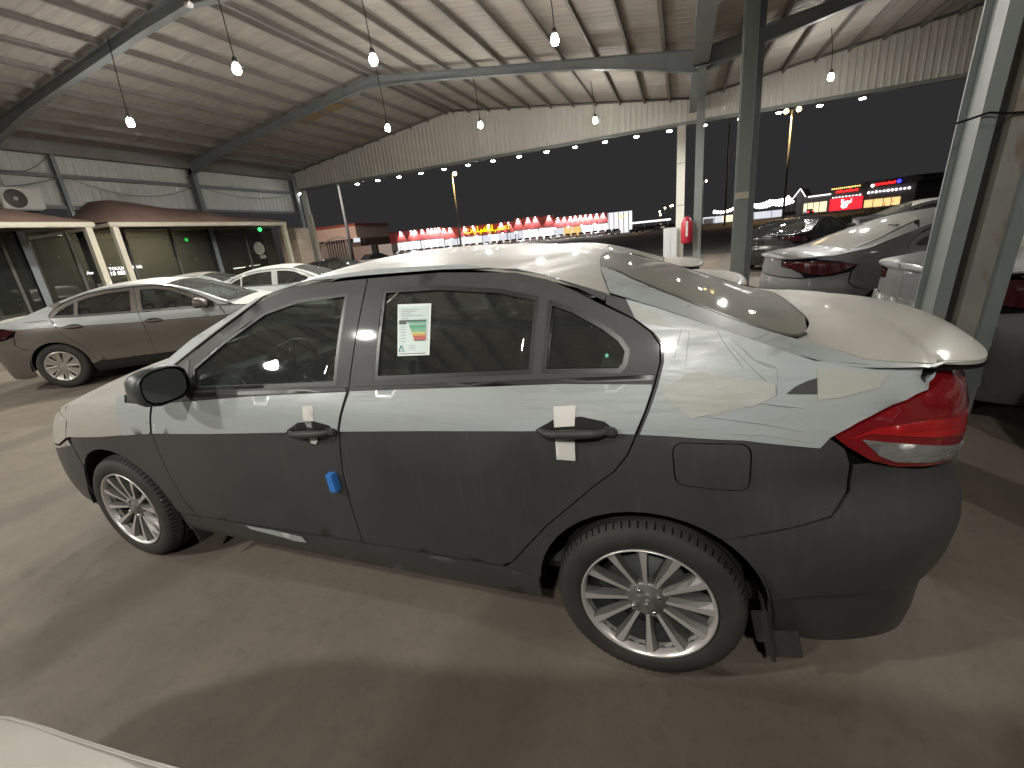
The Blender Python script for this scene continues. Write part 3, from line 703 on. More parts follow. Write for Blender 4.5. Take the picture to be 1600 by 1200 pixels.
# ---- outlines of the longer fastback saloons round about
def saloon_shape():
    plan=[(-2.36,0),(-2.34,.3),(-2.28,.52),(-2.17,.70),(-1.98,.83),(-1.65,.89),(-1.0,.91),(-.4,.918),(.3,.92),(.9,.918),(1.4,.91),(1.8,.885),(2.06,.82),(2.25,.70),(2.36,.48),(2.41,.2),(2.42,0)]
    mid=[(.17,.10),(.22,.055),(.30,.03),(.38,.03),(.50,.03),(.62,.012),(.72,0),(.80,.004),(.86,.010),(.92,.02),(.97,.035),(1.0,.045)]
    quart=[(.17,.08),(.3,.03),(.45,.015),(.6,.006),(.72,.0),(.80,.004),(.88,.014),(.96,.04),(1.02,.07),(1.1,.11)]
    rear=[(.18,.09),(.26,.06),(.40,.03),(.5,.008),(.6,.0),(.68,.006),(.74,.025),(.84,.03),(.95,.035),(1.02,.05),(1.1,.10)]
    front=[(.17,.10),(.25,.03),(.4,.0),(.55,.0),(.66,.02),(.75,.06),(.85,.14),(.95,.26)]
    fr2=[(.17,.10),(.25,.05),(.4,.015),(.55,.008),(.66,.0),(.75,.004),(.83,.015),(.90,.05),(.97,.10)]
    ins=[(-2.8,front),(-2.1,front),(-1.6,fr2),(-.95,mid),(1.0,mid),(1.5,quart),(2.0,rear),(3.2,rear)]
    zc=[(-2.36,.68),(-2.25,.77),(-2.05,.855),(-1.65,.96),(-1.3,1.02),(-1.1,1.05),(-.6,1.25),(-.2,1.385),(.1,1.43),(.35,1.44),(.75,1.415),(1.05,1.36),(1.4,1.25),(1.75,1.12),(1.95,1.075),(2.2,1.07),(2.42,1.045)]
    z4=[(-2.36,.64),(-2.2,.72),(-2.0,.785),(-1.65,.86),(-1.3,.915),(-1.05,.955),(-.6,1.18),(-.25,1.305),(.05,1.365),(.35,1.38),(.7,1.365),(1.0,1.31),(1.35,1.20),(1.7,1.075),(1.95,1.03),(2.42,1.0)]
    return CarShape(plan,ins,zc,z4,power=2.1)
def saloon_panels(pm, filmed, wheel, glass, lampmat, roofm=None, blm=None, hoodm=None, trunkm=None):
    S = saloon_shape(); send = S.s[-1]-.002; sbeg = S.s[0]+.002
    W = .325; xf, xr = -1.40, 1.40; ar = .375
    rearedge = [(1.27,1.155),(1.33,1.10),(1.345,1.06),(1.32,.98),(1.285,.90),(1.24,.82),(1.17,.74),(1.09,.65),(1.01,.52),(.965,.40)]
    fseam = [(-.87,.945),(-.90,.86),(-.93,.75),(-.94,.60),(-.92,.45),(-.88,.34)]
    bseam = [(.17,.34),(.17,.55),(.18,.75),(.20,.90),(.225,1.0),(.245,1.345)]
    tgc = K((1.0,.62),(1.25,.68),(1.45,.76),(1.6,.79),(1.78,.80),(1.83,.84),(1.9,.90),(2.0,.94),(2.1,.97),(2.2,.985))
    fw_ = MT['film_white']
    P = dict(paint=pm, film=filmed, axf=xf, axr=xr, arch=ar, wz=W, sill=.19, R=W, rr=.222, wy=.885, glass=glass, lampmat=lampmat,
        belt=K((-2.4,.86),(-1,.935),(-.55,.955),(.25,.985),(1.0,1.02),(1.4,1.05),(3,1.03)), mould=[(-.62,.22),(.23,1.30)],
        fender=fseam+[(-1.02,.33)]+arc(xf,W,ar,3,138)+[(-1.72,.64),(-1.70,.75),(-1.86,.80),(-1.65,.852),(-1.3,.908),(-1.05,.946)],
        fdoor=fseam+bseam+[(-.06,1.335),(-.25,1.285),(-.50,1.18),(-.72,1.06)],
        fglass=[(-.60,.97),(-.63,1.04),(-.45,1.14),(-.23,1.245),(-.04,1.29),(.175,1.302),(.165,.998)],
        rdoor=bseam+[(.6,1.34),(.85,1.312),(1.0,1.275),(1.15,1.22)]+rearedge+[(.90,.345)],
        rholes=[[(.305,1.302),(.6,1.298),(.82,1.272),(.985,1.228),(.99,1.035),(.30,1.003)],[(1.02,1.215),(1.13,1.175),(1.23,1.125),(1.285,1.075),(1.27,1.055),(1.025,1.038)]],
        sail=[(-.86,.957),(-.64,.965),(-.66,1.03),(-.72,1.05)],
        quarter=rearedge+[(.91,.34),(1.024,.33)]+arc(xr,W,ar,177,50)+[(1.80,.66),(1.86,.72),(1.84,.84),(1.80,.90),(1.95,.955),(2.2,.99),(2.0,1.033),(1.7,1.08),(1.55,1.136),(1.35,1.205),(1.20,1.255),(1.20,1.21)],
        rail=[(-.865,.955),(-.72,1.067),(-.50,1.187),(-.25,1.292),(-.06,1.342),(.245,1.352),(.6,1.347),(.85,1.319),(1.0,1.282),(1.15,1.227),(1.2,1.21),(1.21,1.253),(1.0,1.317),(.7,1.371),(.35,1.386),(.05,1.371),(-.25,1.311),(-.6,1.186),(-.8,1.08),(-1.05,.96)],
        sillpoly=[(-1.02,.33),(-.88,.335),(.17,.335),(.90,.34),(1.02,.33),(1.01,.19),(-1.01,.19)], sillmat=MT['trim'],
        fbumper=arc(xf,W,ar,140,177)+[(-1.80,.30),(-1.86,.20),(sbeg,.20),(sbeg,.62),(-2.4,.60),(-2.15,.61),(-1.90,.65),(-1.73,.70),(-1.72,.64)],
        headlight=[(-1.71,.76),(-1.74,.71),(-1.92,.66),(-2.15,.62),(-2.4,.61),(-2.4,.66),(-2.15,.72),(-1.88,.79)],
        rbumper=[(1.80,.655),(1.87,.72),(1.85,.835),(2.0,.80),(2.33,.765),(send,.76),(send,.20),(1.92,.20),(1.80,.22),(1.782,.30)]+arc(xr,W,ar,2,50),
        lamp=[(1.78,.915),(1.95,.95),(2.2,.978),(2.5,.965),(2.7,.955),(2.7,.90),(2.5,.885),(2.33,.835),(2.1,.80),(1.98,.82)],
        trunkrear=[(2.30,.99),(2.5,.975),(2.71,.965),(2.71,.895),(2.5,.875),(2.34,.825),(2.3,.775),(send,.77),(send,.995)],
        handles=[(.04,.84,.012),(1.06,.885,.012)], mirror=(-.66,1.01), seatx=(-.02,.82), cab=(-.92,1.2),
        tglass=tgc, ctop=(1.22,2.2),
        hood=(lambda v: -2.34+.10*(2*v-1)**2+.32*abs(2*v-1)**5, lambda v: -1.17+.13*(2*v-1)**2), ws=(lambda v: -1.11+.13*(2*v-1)**2, lambda v: -.19+.04*(2*v-1)**2),
        roof=(lambda v: -.185+.04*(2*v-1)**2, lambda v: .98+.24*(2*v-1)**2), bl=(lambda v: .978+.09*(2*v-1)**2, lambda v: 1.80),
        tlid=K((1.7,.78),(1.80,.80),(1.83,.835),(1.9,.895),(2.0,.935),(2.1,.965),(2.2,.98),(2.5,1.0)), trunk=(lambda v: 1.81,),
        hoodmat=hoodm or pm, roofmat=roofm or pm, trunkmat=trunkm or pm, pillarmat=pm, blmat=blm or MT['rear_glass'], film_far=True,
        filmpieces=[('fender_film','fe',[(-1.5,.775),(-.942,.80),(-.925,.86),(-.90,.90),(-.90,.935),(-1.3,.90),(-1.6,.845)],fw_,.002),
            ('door_film','fd',[(-.932,.80),(.19,.845),(.215,.978),(-.55,.948),(-.86,.93),(-.895,.86)],fw_,.002),
            ('door_film','rd',[(.195,.845),(1.25,.905),(1.31,.98),(1.335,1.04),(1.0,1.012),(.225,.978)],fw_,.002),
            ('quarter_film','q',[(1.29,.91),(1.76,.93),(1.95,.962),(2.19,.99),(2.0,1.032),(1.7,1.079),(1.55,1.135),(1.35,1.204),(1.28,1.165),(1.34,1.10),(1.35,1.06)],fw_,.002),
            ('rail_film','root',[(-1.0,.957),(-.865,.965),(-.72,1.075),(-.50,1.195),(-.25,1.299),(-.06,1.349),(.245,1.358),(.6,1.352),(.85,1.324),(1.0,1.287),(1.19,1.225),(1.21,1.252),(1.0,1.316),(.7,1.37),(.35,1.385),(.05,1.37),(-.25,1.31),(-.6,1.185),(-.8,1.08)],fw_,.002)] if filmed else [])
    if filmed: P['pillarmat'] = fw_
    return S, P
# ---------------------------------------------------------------- the shed and the ground
def m_ground():
    m = mat('dirty_concrete', (.20,.18,.15), .75, spec=.35); v = coords(m); n4 = noise(m, v, 14, 6, .75)
    n1 = noise(m, v, .35, 9, .62, .6); n2 = noise(m, v, 2.3, 8, .7, .3); n3 = noise(m, v, 60, 4, .7)
    c = mixc(m, ramp(m, n1, [(.32, g(0)), (.68, g(1))]), (.125,.105,.080), (.190,.162,.126))
    c = mixc(m, ramp(m, n2, [(.40, g(0)), (.80, g(.55))]), c, (.080,.066,.050))
    vr = N(m, 'ShaderNodeTexVoronoi'); vr.inputs['Scale'].default_value = 1.1; vr.inputs['Randomness'].default_value = 1; L(m, v, vr.inputs['Vector'])
    c = mixc(m, ramp(m, vr.outputs['Distance'], [(.0, g(.75)), (.085, g(0))]), c, (.045,.038,.03))
    c = mixc(m, ramp(m, n3, [(.35, g(0)), (.7, g(.35))]), c, (.17,.148,.12))
    c = mixc(m, ramp(m, n4, [(.52, g(0)), (.72, g(.5))]), c, (.085,.072,.057)); v2 = N(m, 'ShaderNodeTexVoronoi'); v2.inputs['Scale'].default_value = 9; L(m, v, v2.inputs['Vector'])
    c = mixc(m, ramp(m, v2.outputs['Distance'], [(.0, g(.6)), (.05, g(0))]), c, (.24,.21,.17))
    wv = N(m, 'ShaderNodeTexWave'); wv.inputs['Scale'].default_value = .16; wv.inputs['Distortion'].default_value = 3.5; wv.inputs['Detail'].default_value = 3; wv.inputs['Detail Scale'].default_value = .6; L(m, v, wv.inputs['Vector'])
    c = mixc(m, ramp(m, wv.outputs['Fac'], [(.86, g(0)), (.97, g(.42))]), c, (.07,.058,.045))
    setin(m, 'Base Color', c); setin(m, 'Roughness', ramp(m, n2, [(.3, g(.5)), (.7, g(.85))])); bump(m, n3, .3, .004); return m
MT['ground'] = m_ground()
MT['asphalt'] = dirty('dark_asphalt', (.045,.042,.038), (.075,.068,.06), .4, .85)
MT['steel'] = dirty('grey_green_painted_steel', (.17,.19,.18), (.215,.23,.212), 2.5, .5)
MT['steel_dark'] = dirty('dull_grey_steel', (.17,.19,.20), (.22,.235,.235), 2.5, .55)
MT['sheet'] = dirty('grey_roof_sheet', (.33,.305,.275), (.42,.39,.35), 1.3, .6, streak=(.25, 1.6, 1), spec=.2)
MT['purlin'] = dirty('purlin_steel', (.17,.16,.148), (.22,.208,.19), 2, .6)
MT['fascia'] = dirty('off_white_cladding', (.50,.49,.43), (.58,.57,.51), .9, .5, streak=(2, 2, .2))
MT['wallsheet'] = dirty('pale_green_grey_cladding', (.52,.54,.50), (.60,.62,.57), .7, .5, streak=(1, 1, .2))
MT['fibre'] = dirty('yellowed_fibreglass', (.30,.20,.095), (.36,.25,.13), 2, .5)
def m_rust():
    m = mat('rusty_cream_paint', (.40,.37,.29), .55); v = coords(m, (1, 1, .35)); n = noise(m, v, 7, 8, .7, .5); n2 = noise(m, coords(m), 2.2, 5, .6)
    c = mixc(m, ramp(m, n2, [(.4, g(0)), (.7, g(1))]), (.12,.125,.11), (.175,.16,.12)); c = mixc(m, ramp(m, n, [(.49, g(0)), (.62, g(.9))]), c, (.10,.055,.032)); setin(m, 'Base Color', c); bump(m, n, .2, .004); return m
MT['rust'] = m_rust()

gm = BM(); quad(gm, [(-700,-300,-.004), (700,-300,-.004), (700,900,-.004), (-700,900,-.004)]); tag(obj('ground', gm, MT['asphalt']), kind='structure')
gm = BM(); quad(gm, [(-24,-14,0), (22,-14,0), (22,20.2,0), (-24,20.2,0)]); tag(obj('concrete_floor', gm, MT['ground']), kind='structure')
gm = BM(); quad(gm, [(-200,84,0), (-6,84,0), (-6,143,0), (-200,143,0)]); tag(obj('forecourt', gm, dirty('pale_forecourt_paving', (.30,.28,.24), (.36,.34,.30), .3, .8)), kind='structure')

XL, XRG, XV, XR2, YF, YB = -17.6, -8.1, 1.8, 11.7, 18.0, -9.0
ZE, ZR, ZV = 5.73, 6.95, 5.66
def zroof(x):
    if x < XRG: return ZE+(ZR-ZE)*(x-XL)/(XRG-XL)
    if x < XV: return ZR+(ZV-ZR)*(x-XRG)/(XV-XRG)
    return ZV+(ZR-ZV)*(x-XV)/(XR2-XV)
shed = thing('open_shed', 'big open sided steel shed with ribbed double pitched roof over the parked cars', 'shed', (0,0,0))
for x0, x1 in ((XL-.1, XRG), (XRG, XV), (XV, XR2)):
    bm = BM(); d = Vector((x1-x0, 0, zroof(x1)-zroof(x0))); nn = Vector((-d.z, 0, d.x)).normalized()
    corrugated(bm, (x0, YB, zroof(x0)+.10), (0,1,0), lambda u: ((0,0,0), d), YF-YB, nn, .010, .26)
    obj('roof_sheet', bm, MT['sheet'], shed)
pur = {}
def purlin(x, y0=YB, y1=YF-.02):
    bm = BM(); z = zroof(x)+.095
    box(bm, (0, (y0+y1)/2, -.075), (.012, y1-y0, .15)); box(bm, (.028, (y0+y1)/2, -.147), (.05, y1-y0, .008)); box(bm, (-.028, (y0+y1)/2, -.005), (.05, y1-y0, .008))
    obj('purlin', bm, MT['purlin'], shed, loc=(x, 0, z))
for k in range(1, 11): purlin(XRG+.15+k*.9-.15)
for k in range(0, 11): purlin(XL+.12+k*.92 if k < 10 else XRG-.16)
purlin(XRG+.16)
for k in range(1, 11): purlin(XV+k*.92)
# gable frames
def rafter(y):
    for xs in ((XL, XRG, 0, 1), (XV, XRG, 0, 1), (XV, XR2, 0, 1)):
        x0, x1 = xs[:2]; bm = BM(); n = 6
        for i in range(n):
            a, b = x0+(x1-x0)*i/n, x0+(x1-x0)*(i+1)/n
            def dep(x): return .24+.30*max(0, 1-abs(x-x0)/2.6)+.05*max(0, 1-abs(x-x1)/1.5)
            for (ya, yb, f0, f1) in ((y-.005, y+.005, 0, 1), (y-.09, y+.09, 0, .04), (y-.09, y+.09, .96, 1.0)):
                P8 = []
                for x in (a, b):
                    zt = zroof(x)-.065; dd = dep(x)
                    for yy in (ya, yb):
                        P8 += [(x, yy, zt-dd*f0 if f0 < .5 else zt-dd+.012), (x, yy, zt-(.012 if f1 < .5 else dd))]
                v = [bm.verts.new(p) for p in P8]
                for q in ((0,2,6,4), (1,5,7,3), (0,4,5,1), (2,3,7,6), (0,1,3,2), (4,6,7,5)): bm.faces.new([v[k] for k in q])
        bmesh.ops.recalc_face_normals(bm, faces=bm.faces); obj('rafter', bm, MT['steel_dark'], shed)
for y in (12.35, 6.25, .3, -5.6): rafter(y)
# gable cladding on the open end, ribbed
ZF = 4.98
bm = BM(); corrugated(bm, (XL-.1, YF, ZF), (1,0,0), lambda u: ((0,0,0), (0,0,zroof(XL-.1+u)+.05-ZF)), XR2-XL+.1, (0,-1,0), .013, .205); obj('gable_cladding', bm, MT['fascia'], shed)
bm = bx(XL-.1, XR2, YF-.06, YF+.10, ZF-.10, ZF+.02); obj('gable_trim', bm, MT['steel'], shed)
bm = BM()
for x0, x1 in ((XL-.1, XRG), (XRG, XV), (XV, XR2)):
    tube(bm, [(x0, YF-.05, zroof(x0)+.045), (x1, YF-.05, zroof(x1)+.045)], .035, 4)
obj('verge_trim', bm, MT['purlin'], shed)
# back side wall above the office roof line
bm = BM(); corrugated(bm, (XL, YB, 3.80), (0,1,0), lambda u: ((0,0,0), (0,0,ZE+.05-3.80)), YF-YB, (1,0,0), .014, .25); obj('wall_sheet', bm, MT['wallsheet'], shed)
for z in (4.82, 3.86): obj('wall_rail', bx(XL+.03, XL+.14, YB, YF-.1, z-.06, z+.06), MT['steel_dark'], shed)
obj('eaves_beam', bx(XL+.03, XL+.28, YB, YF-.1, ZE-.30, ZE-.02), MT['purlin'], shed)
def hcol(x, y, h, fw_=.20, dp=.22, m=None, flange_y=True, base=True, t=.012):
    bm = BM()
    if flange_y:
        for s in (-1, 1): box(bm, (0, s*dp/2, h/2), (fw_, t, h))
        box(bm, (0, 0, h/2), (.01, dp-t, h))
    else:
        for s in (-1, 1): box(bm, (s*dp/2, 0, h/2), (t, fw_, h))
        box(bm, (0, 0, h/2), (dp-t, .01, h))
    if base: box(bm, (0, 0, .012), (fw_+.14, dp+.14, .024))
    return obj('column', bm, m or MT['steel'], shed, loc=(x, y, 0))
hcol(XL+.28, 12.35, ZE-.3, .18, .3, MT['steel_dark'], False); hcol(XL+.18, 7.85, ZE-.25, .12, .16, MT['steel_dark'], False); hcol(XL+.28, 6.25, ZE-.3, .18, .3, MT['steel_dark'], False)
hcol(XL+.18, YF-.25, ZE-.2, .22, .3, MT['steel_dark'], False)
obj('end_post', bx(XL+.42, XL+.66, YF-.1, YF+.10, 0, ZF-.09), MT['fascia'], shed)
hcol(1.36, YF+.02, ZF-.1, .30, .26, MT['fascia'])
for z in (2.1, 3.6): obj('column_joint', box(BM(), (1.36, YF+.02, z), (.32, .29, .03)), MT['steel_dark'], shed)
hcol(1.84, 12.35, ZV-.45, .20, .24, MT['steel']); hcol(2.32, 6.65, zroof(2.32)+.0, .19, .24, MT['steel']); obj('column', bx(2.44, 2.53, 6.72, 6.84, 0, zroof(2.4)), MT['steel_dark'], shed)
obj('cap_plate', bx(1.66, 2.02, 12.2, 12.5, ZV-.50, ZV-.46), MT['steel_dark'], shed)
obj('tag_plate', bx(2.225, 2.415, 6.512, 6.522, 1.74, 1.84), mat('cream_plate', (.50,.46,.36), .6), shed)
bm = BM(); bx(XV-.19, XV+.19, YB, YF-.1, ZV-.42, ZV-.02, bm); obj('valley_gutter', bm, MT['steel_dark'], shed)
# the twin column beside the car's boot
MT['steel_dimmed'] = dirty('dimmed_grey_steel', (.095,.108,.102), (.13,.14,.13), 2.5, .55)  # column steel in a darker copy, to offset strong lamp light here
hcol(2.640, .98, 5.7, .060, .20, MT['steel_dimmed'], True)
obj('web_plate', bx(2.672, 2.714, 1.0, 1.01, 0, 5.7), MT['steel_dark'], shed)
bm = bx(2.716, 2.80, .86, 1.10, 0, 5.7); obj('column', bm, MT['rust'], shed)
bm = bx(2.803, 2.885, .88, 1.12, 0, 5.7); obj('column', bm, MT['steel_dimmed'], shed)
bm = BM()
for z in (1.86, 2.28, 2.75, 3.3): lathe(bm, [(.001, -.012), (.014, -.012), (.016, 0)], 10, c=(2.765, .858, z))
obj('bolt', bm, MT['gap'], shed, kind='stuff')
for o in shed.children:
    if o.name.split('.')[0] in ('column', 'web_plate', 'bolt') and o.data.vertices[0].co.x+o.location.x > 2.58: o.matrix_world = Matrix.Translation((2.75, .98, 0)) @ Matrix.Rotation(math.radians(2.4), 4, 'Y') @ Matrix.Translation((-2.75, -.98, 0)) @ Matrix.Translation(o.location)
bm = BM(); tube(bm, [(2.59, .862, 1.79), (2.64, .865, 1.80), (2.70, .85, 1.815), (2.76, .842, 1.80), (2.83, .85, 1.795), (2.90, .868, 1.80)], .005, 5); obj('strap', bm, MT['gap'], shed)
# yellowed roof lights
for x0, x1, y0, y1 in ((-12.4, -9.9, 12.95, 13.85), (-4.5, -1.7, 12.95, 13.95)):
    bm = BM(); z = lambda x: zroof(x)+.094
    quad(bm, [(x0, y0, z(x0)), (x1, y0, z(x1)), (x1, y1, z(x1)), (x0, y1, z(x0))]); obj('roof_light', bm, MT['fibre'], shed)
# cables sagging along the side wall
bm = BM(); pts = []
for a, b, s in ((-2, 3.5, .5), (3.5, 7.9, .45), (7.9, 12.3, .5), (12.3, 17.6, .35)):
    for k in range(9):
        u = k/9; pts.append((XL+.35, a+(b-a)*u, 4.78-s*4*u*(1-u)))
tube(bm, pts, .014, 5); obj('wall_cable', bm, MT['purlin'], shed)
bm = BM(); tube(bm, [(XL+.3, 7.8, 5.4), (XL+.32, 7.3, 5.0), (XL+.32, 7.0, 4.85), (XL+.3, 6.4, 4.8)], .012, 5); obj('wall_cable', bm, MT['purlin'], shed)

# ---------------------------------------------------------------- lamps
bulb_m = emit_mat('lit_lamp', (1.0,.95,.86), 120.0); strip_m = emit_mat('lit_floodlight', (.95,.97,1.0), 260.0)
sock_m = mat('lamp_holder', (.05,.05,.05), .6)
bm = BM(); lathe(bm, [(.001,-.10), (.05,-.088), (.072,-.05), (.074,0), (.06,.05), (.04,.085)], 16, axis='z'); bulb_me = bpy.data.meshes.new('bulb'); bm.to_mesh(bulb_me); bm.free(); bulb_me.materials.append(bulb_m)
bm = BM(); lathe(bm, [(.042,.083), (.05,.10), (.045,.16), (.02,.19), (.001,.19)], 12, axis='z'); sock_me = bpy.data.meshes.new('holder'); bm.to_mesh(sock_me); bm.free(); sock_me.materials.append(sock_m)
lights = {}
def pendant(x, y, z, label, w_=1.0, grp='lamps hanging from the shed roof', tilt=0):
    t = thing('pendant_lamp', label, 'lamp', (x, y, z), 0, grp)
    obj('bulb', bulb_me, bulb_m, t); obj('lamp_holder', sock_me, sock_m, t)
    h = zroof(x)-z; bm = BM(); tube(bm, [(0,0,.18), (.01+tilt*.3,.0,h*.5), (tilt,.02,h)], .009, 5); obj('cord', bm, MT['gap'], t)
    ld = bpy.data.lights.new('lamp_light', 'SPOT'); ld.energy = LAMP_W*w_; ld.color = (1.0,.97,.91); ld.shadow_soft_size = .10; ld.spot_size = math.radians(176); ld.spot_blend = .35
    lo = bpy.data.objects.new('lamp_light', ld); C.objects.link(lo); lo.parent = t; lo.location = (0,0,-.15)
    if y < 0: ld.shadow_soft_size = .13
    ld = bpy.data.lights.new('lamp_glow', 'POINT'); ld.energy = LAMP_W*w_*.14; ld.color = (1.0,.97,.91); ld.shadow_soft_size = .12
    lo = bpy.data.objects.new('lamp_glow', ld); C.objects.link(lo); lo.parent = t; lo.location = (0,0,-.15)
    return t
H = 1.4816+3.45
near_l = [(-10.75,6.15,'lit lamp hanging lowest and leftmost, above the brown canopies'), (-6.3,5.35,'lit lamp hanging second from the left, beside the nearer sloping beam'), (-4.08,6.45,'lit lamp on a long cord hanging just before the kink of the far roof beam'), (-.87,7.65,'lit lamp hanging highest in view, near the middle of the roof'),
    (-6.75,10.75,'lit lamp hanging before the left end of the pale gable cladding'), (-4.5,12.45,'lit lamp hanging before the gable cladding right of its ridge'), (-1.32,14.7,'lit lamp hanging before the gable cladding left of the valley columns'), (5.27,14.8,'lit lamp hanging before the gable cladding right of the valley columns')]
for x, y, lb in near_l: pendant(x, y, H, lb, 1.0, tilt=.12 if x < -8 else -.1)
for x, y in ((-10.5,-1.5), (-3.9,-4.6), (1.6,-5.4), (6.5,-1.5), (6.8,6.8), (-8.0,-6.5)): pendant(x, y, H, 'lit lamp hanging from the roof behind the photographer', .35 if x > 6 else .92, 'lamps hanging out of the picture')
bm = BM(); lathe(bm, [(.001,-.035), (.07,-.03), (.095,0)], 16, axis='z'); fl_me = bpy.data.meshes.new('flood'); bm.to_mesh(fl_me); bm.free(); fl_me.materials.append(strip_m)
bm = BM(); lathe(bm, [(.095,0), (.11,.0), (.10,.05), (.04,.075), (.001,.075)], 16, axis='z'); fh_me = bpy.data.meshes.new('floodh'); bm.to_mesh(fh_me); bm.free(); fh_me.materials.append(sock_m)
fx = [-17.3]+[-13.62+1.212*k for k in range(18)]
ORD = 'first second third fourth fifth sixth seventh eighth ninth tenth eleventh twelfth thirteenth fourteenth fifteenth sixteenth seventeenth eighteenth nineteenth twentieth'.split()
ORD += ['twenty '+q for q in ORD[:9]]+['thirtieth']+['thirty '+q for q in ORD[:9]]
lit_ = []
for k, x in enumerate(fx):
    if x > 8.2: break
    lb = ('leftmost floodlight under the gable edge, beside the lit end post' if k == 0 else '%s floodlight under the gable edge, counting right from the lit end post' % ORD[k])
    t = thing('floodlight', lb, 'floodlight', (x, YF+.02, ZF-.19), 0, 'floodlights along the gable edge' if k else None)
    obj('lens', fl_me, strip_m, t); obj('housing', fh_me, sock_m, t)
    if k == 0 or k == 12: lit_.append(t)
def spot(name, par, loc, d, e, size, col=(1,1,1), blend=.4, r=.05):
    ld = bpy.data.lights.new(name, 'SPOT'); ld.energy = e; ld.spot_size = math.radians(size); ld.spot_blend = blend; ld.color = col; ld.shadow_soft_size = r
    lo = bpy.data.objects.new(name, ld); C.objects.link(lo); lo.location = loc
    lo.rotation_euler = Vector(d).to_track_quat('-Z', 'Y').to_euler()
    if par: lo.parent = par
    return lo
spot('flood_spot', lit_[0], (0,.0,-.04), (.15,-.2,-1), 90, 160, (1,1,1), .3, .08); spot('flood_spot', lit_[1], (0,0,-.04), (.2,-.1,-1), 70, 160, (1,1,1), .3, .08)
# white security camera under the nearer beam
cc = thing('security_camera', 'small white security camera fixed under the nearer roof beam', 'camera', (-7.75, 6.0, 6.45))
bm = BM(); tube(bm, [(0,0,.25), (0,-.02,.0)], .02, 6); obj('bracket', bm, MT['fascia'], cc)
bm = BM(); tube(bm, [(-.08,-.02,.03), (.12,-.10,-.05)], .05, 10); obj('camera_body', bm, mat('white_plastic', (.7,.7,.68), .4), cc)

# fire extinguisher cover on the column
fe_ = thing('extinguisher_cover', 'red fire extinguisher cover hanging on the far valley column', 'fire extinguisher', (1.56, 12.02, .88))
bm = BM(); lathe(bm, [(.001,0), (.13,.01), (.15,.06), (.155,.35), (.15,.55), (.11,.67), (.05,.72), (.001,.73)], 18, axis='z'); obj('cover', bm, mat('red_cover', (.36,.012,.03), .45), fe_)
bm = BM(); box(bm, (.0,-.157,.4), (.05,.006,.4)); obj('white_mark', bm, mat('white_mark', (.6,.55,.55), .5), fe_)
bm = BM(); tube(bm, [(0,0,.7), (.06,.1,.76), (.16,.2,.76)], .012, 6); obj('hook', bm, sock_m, fe_)
eb = thing('electric_cabinet', 'grey electric cabinet standing beside the white end column', 'cabinet', (.92, 17.6, 0))
obj('body', bx(-.16,.36,-.2,.2,.0,1.30, bev=.01), mat('cabinet_grey', (.40,.41,.40), .5), eb)
obj('door', bx(-.13,.09,-.215,-.201,.15,1.25), mat('cabinet_door', (.44,.45,.44), .45), eb); obj('door', bx(.11,.33,-.215,-.201,.15,1.25), mat('cabinet_door2', (.44,.45,.44), .45), eb)
# ---------------------------------------------------------------- the cars
SA, PA = ciaz_panels()
car = thing('saloon_car', 'dark grey saloon car in white protective film, energy label on its rear window', 'car', (0,0,0), 0, 'film wrapped saloons in the near row')
build_car(car, SA, PA)
def on_car(name, m, build, side=-1):
    bm = BM(); build(bm); return obj(name, bm, m, car)
LBL = [(.452,1.297),(.592,1.295),(.605,1.131),(.476,1.128)]
def lab(u, v, off=0.0):   # u right, v down
    a = [LBL[0][k]+(LBL[1][k]-LBL[0][k])*u for k in (0,1)]; b = [LBL[3][k]+(LBL[2][k]-LBL[3][k])*u for k in (0,1)]
    return SA.side(a[0]+(b[0]-a[0])*v, a[1]+(b[1]-a[1])*v, -.0085+off, -1)
lm = [mat('label_paper', (.52,.62,.58), .4), mat('label_white', (.66,.72,.68), .4), mat('print_dark', (.05,.06,.07), .5), mat('print_green', (.10,.36,.22), .5), mat('print_lightgreen', (.22,.46,.27), .5), mat('print_yellow', (.55,.50,.14), .5), mat('print_orange', (.58,.28,.08), .5), mat('print_red', (.50,.08,.06), .5), mat('print_grey', (.28,.34,.36), .5), mat('print_teal', (.06,.22,.25), .5)]
bm = BM()
def lq(u0, v0, u1, v1, mi, off, sk=0): quad(bm, [lab(u0, v0, off), lab(u0+sk, v1, off), lab(u1, v1, off), lab(u1, v0, off)], mi)
lq(0,0,1,1,1,0); lq(.03,.05,.93,.97,0,.0006)
for v in (.10,.14,.18,.22,.27): lq(.12,v,.12+.7*(.6+.4*math.sin(v*90)),v+.014,8,.001)
lq(.06,.31,.88,.345,2,.0012); lq(.06,.35,.28,.39,2,.0012)
bars = [(3,.345),(3,.40),(3,.44),(4,.48),(4,.52),(5,.555),(6,.59),(7,.63),(7,.665)]
for k, (mi, v) in enumerate(bars): lq(.34+.022*k, v, .88, v+.034, mi, .0014, .018)
lq(.52,.70,.86,.715,2,.0014)
for v in (.44,.49,.54,.60,.66,.72): lq(.10,v,.26,v+.010,8,.001)
lq(.04,.955,.88,.968,2,.0012); lq(.36,.80,.58,.81,8,.001); lq(.36,.84,.56,.85,8,.001); lq(.36,.88,.58,.89,8,.001)
for a, b in (((.13,.79),(.05,.91)), ((.13,.79),(.21,.91)), ((.05,.91),(.21,.91))):
    quad(bm, [lab(a[0]-.02,a[1],.0015), lab(b[0]-.02,b[1],.0015), lab(b[0]+.02,b[1]+.01,.0015), lab(a[0]+.02,a[1]+.01,.0015)], 9)
lab_o = obj('energy_label', bm, lm, car)
bm = box(BM(), SA.side(.161,.654,.014,-1), (.036,.030,.078), Matrix.Rotation(math.radians(-4), 4, 'Y'), .004); obj('door_guard', bm, MT['guard'], car)
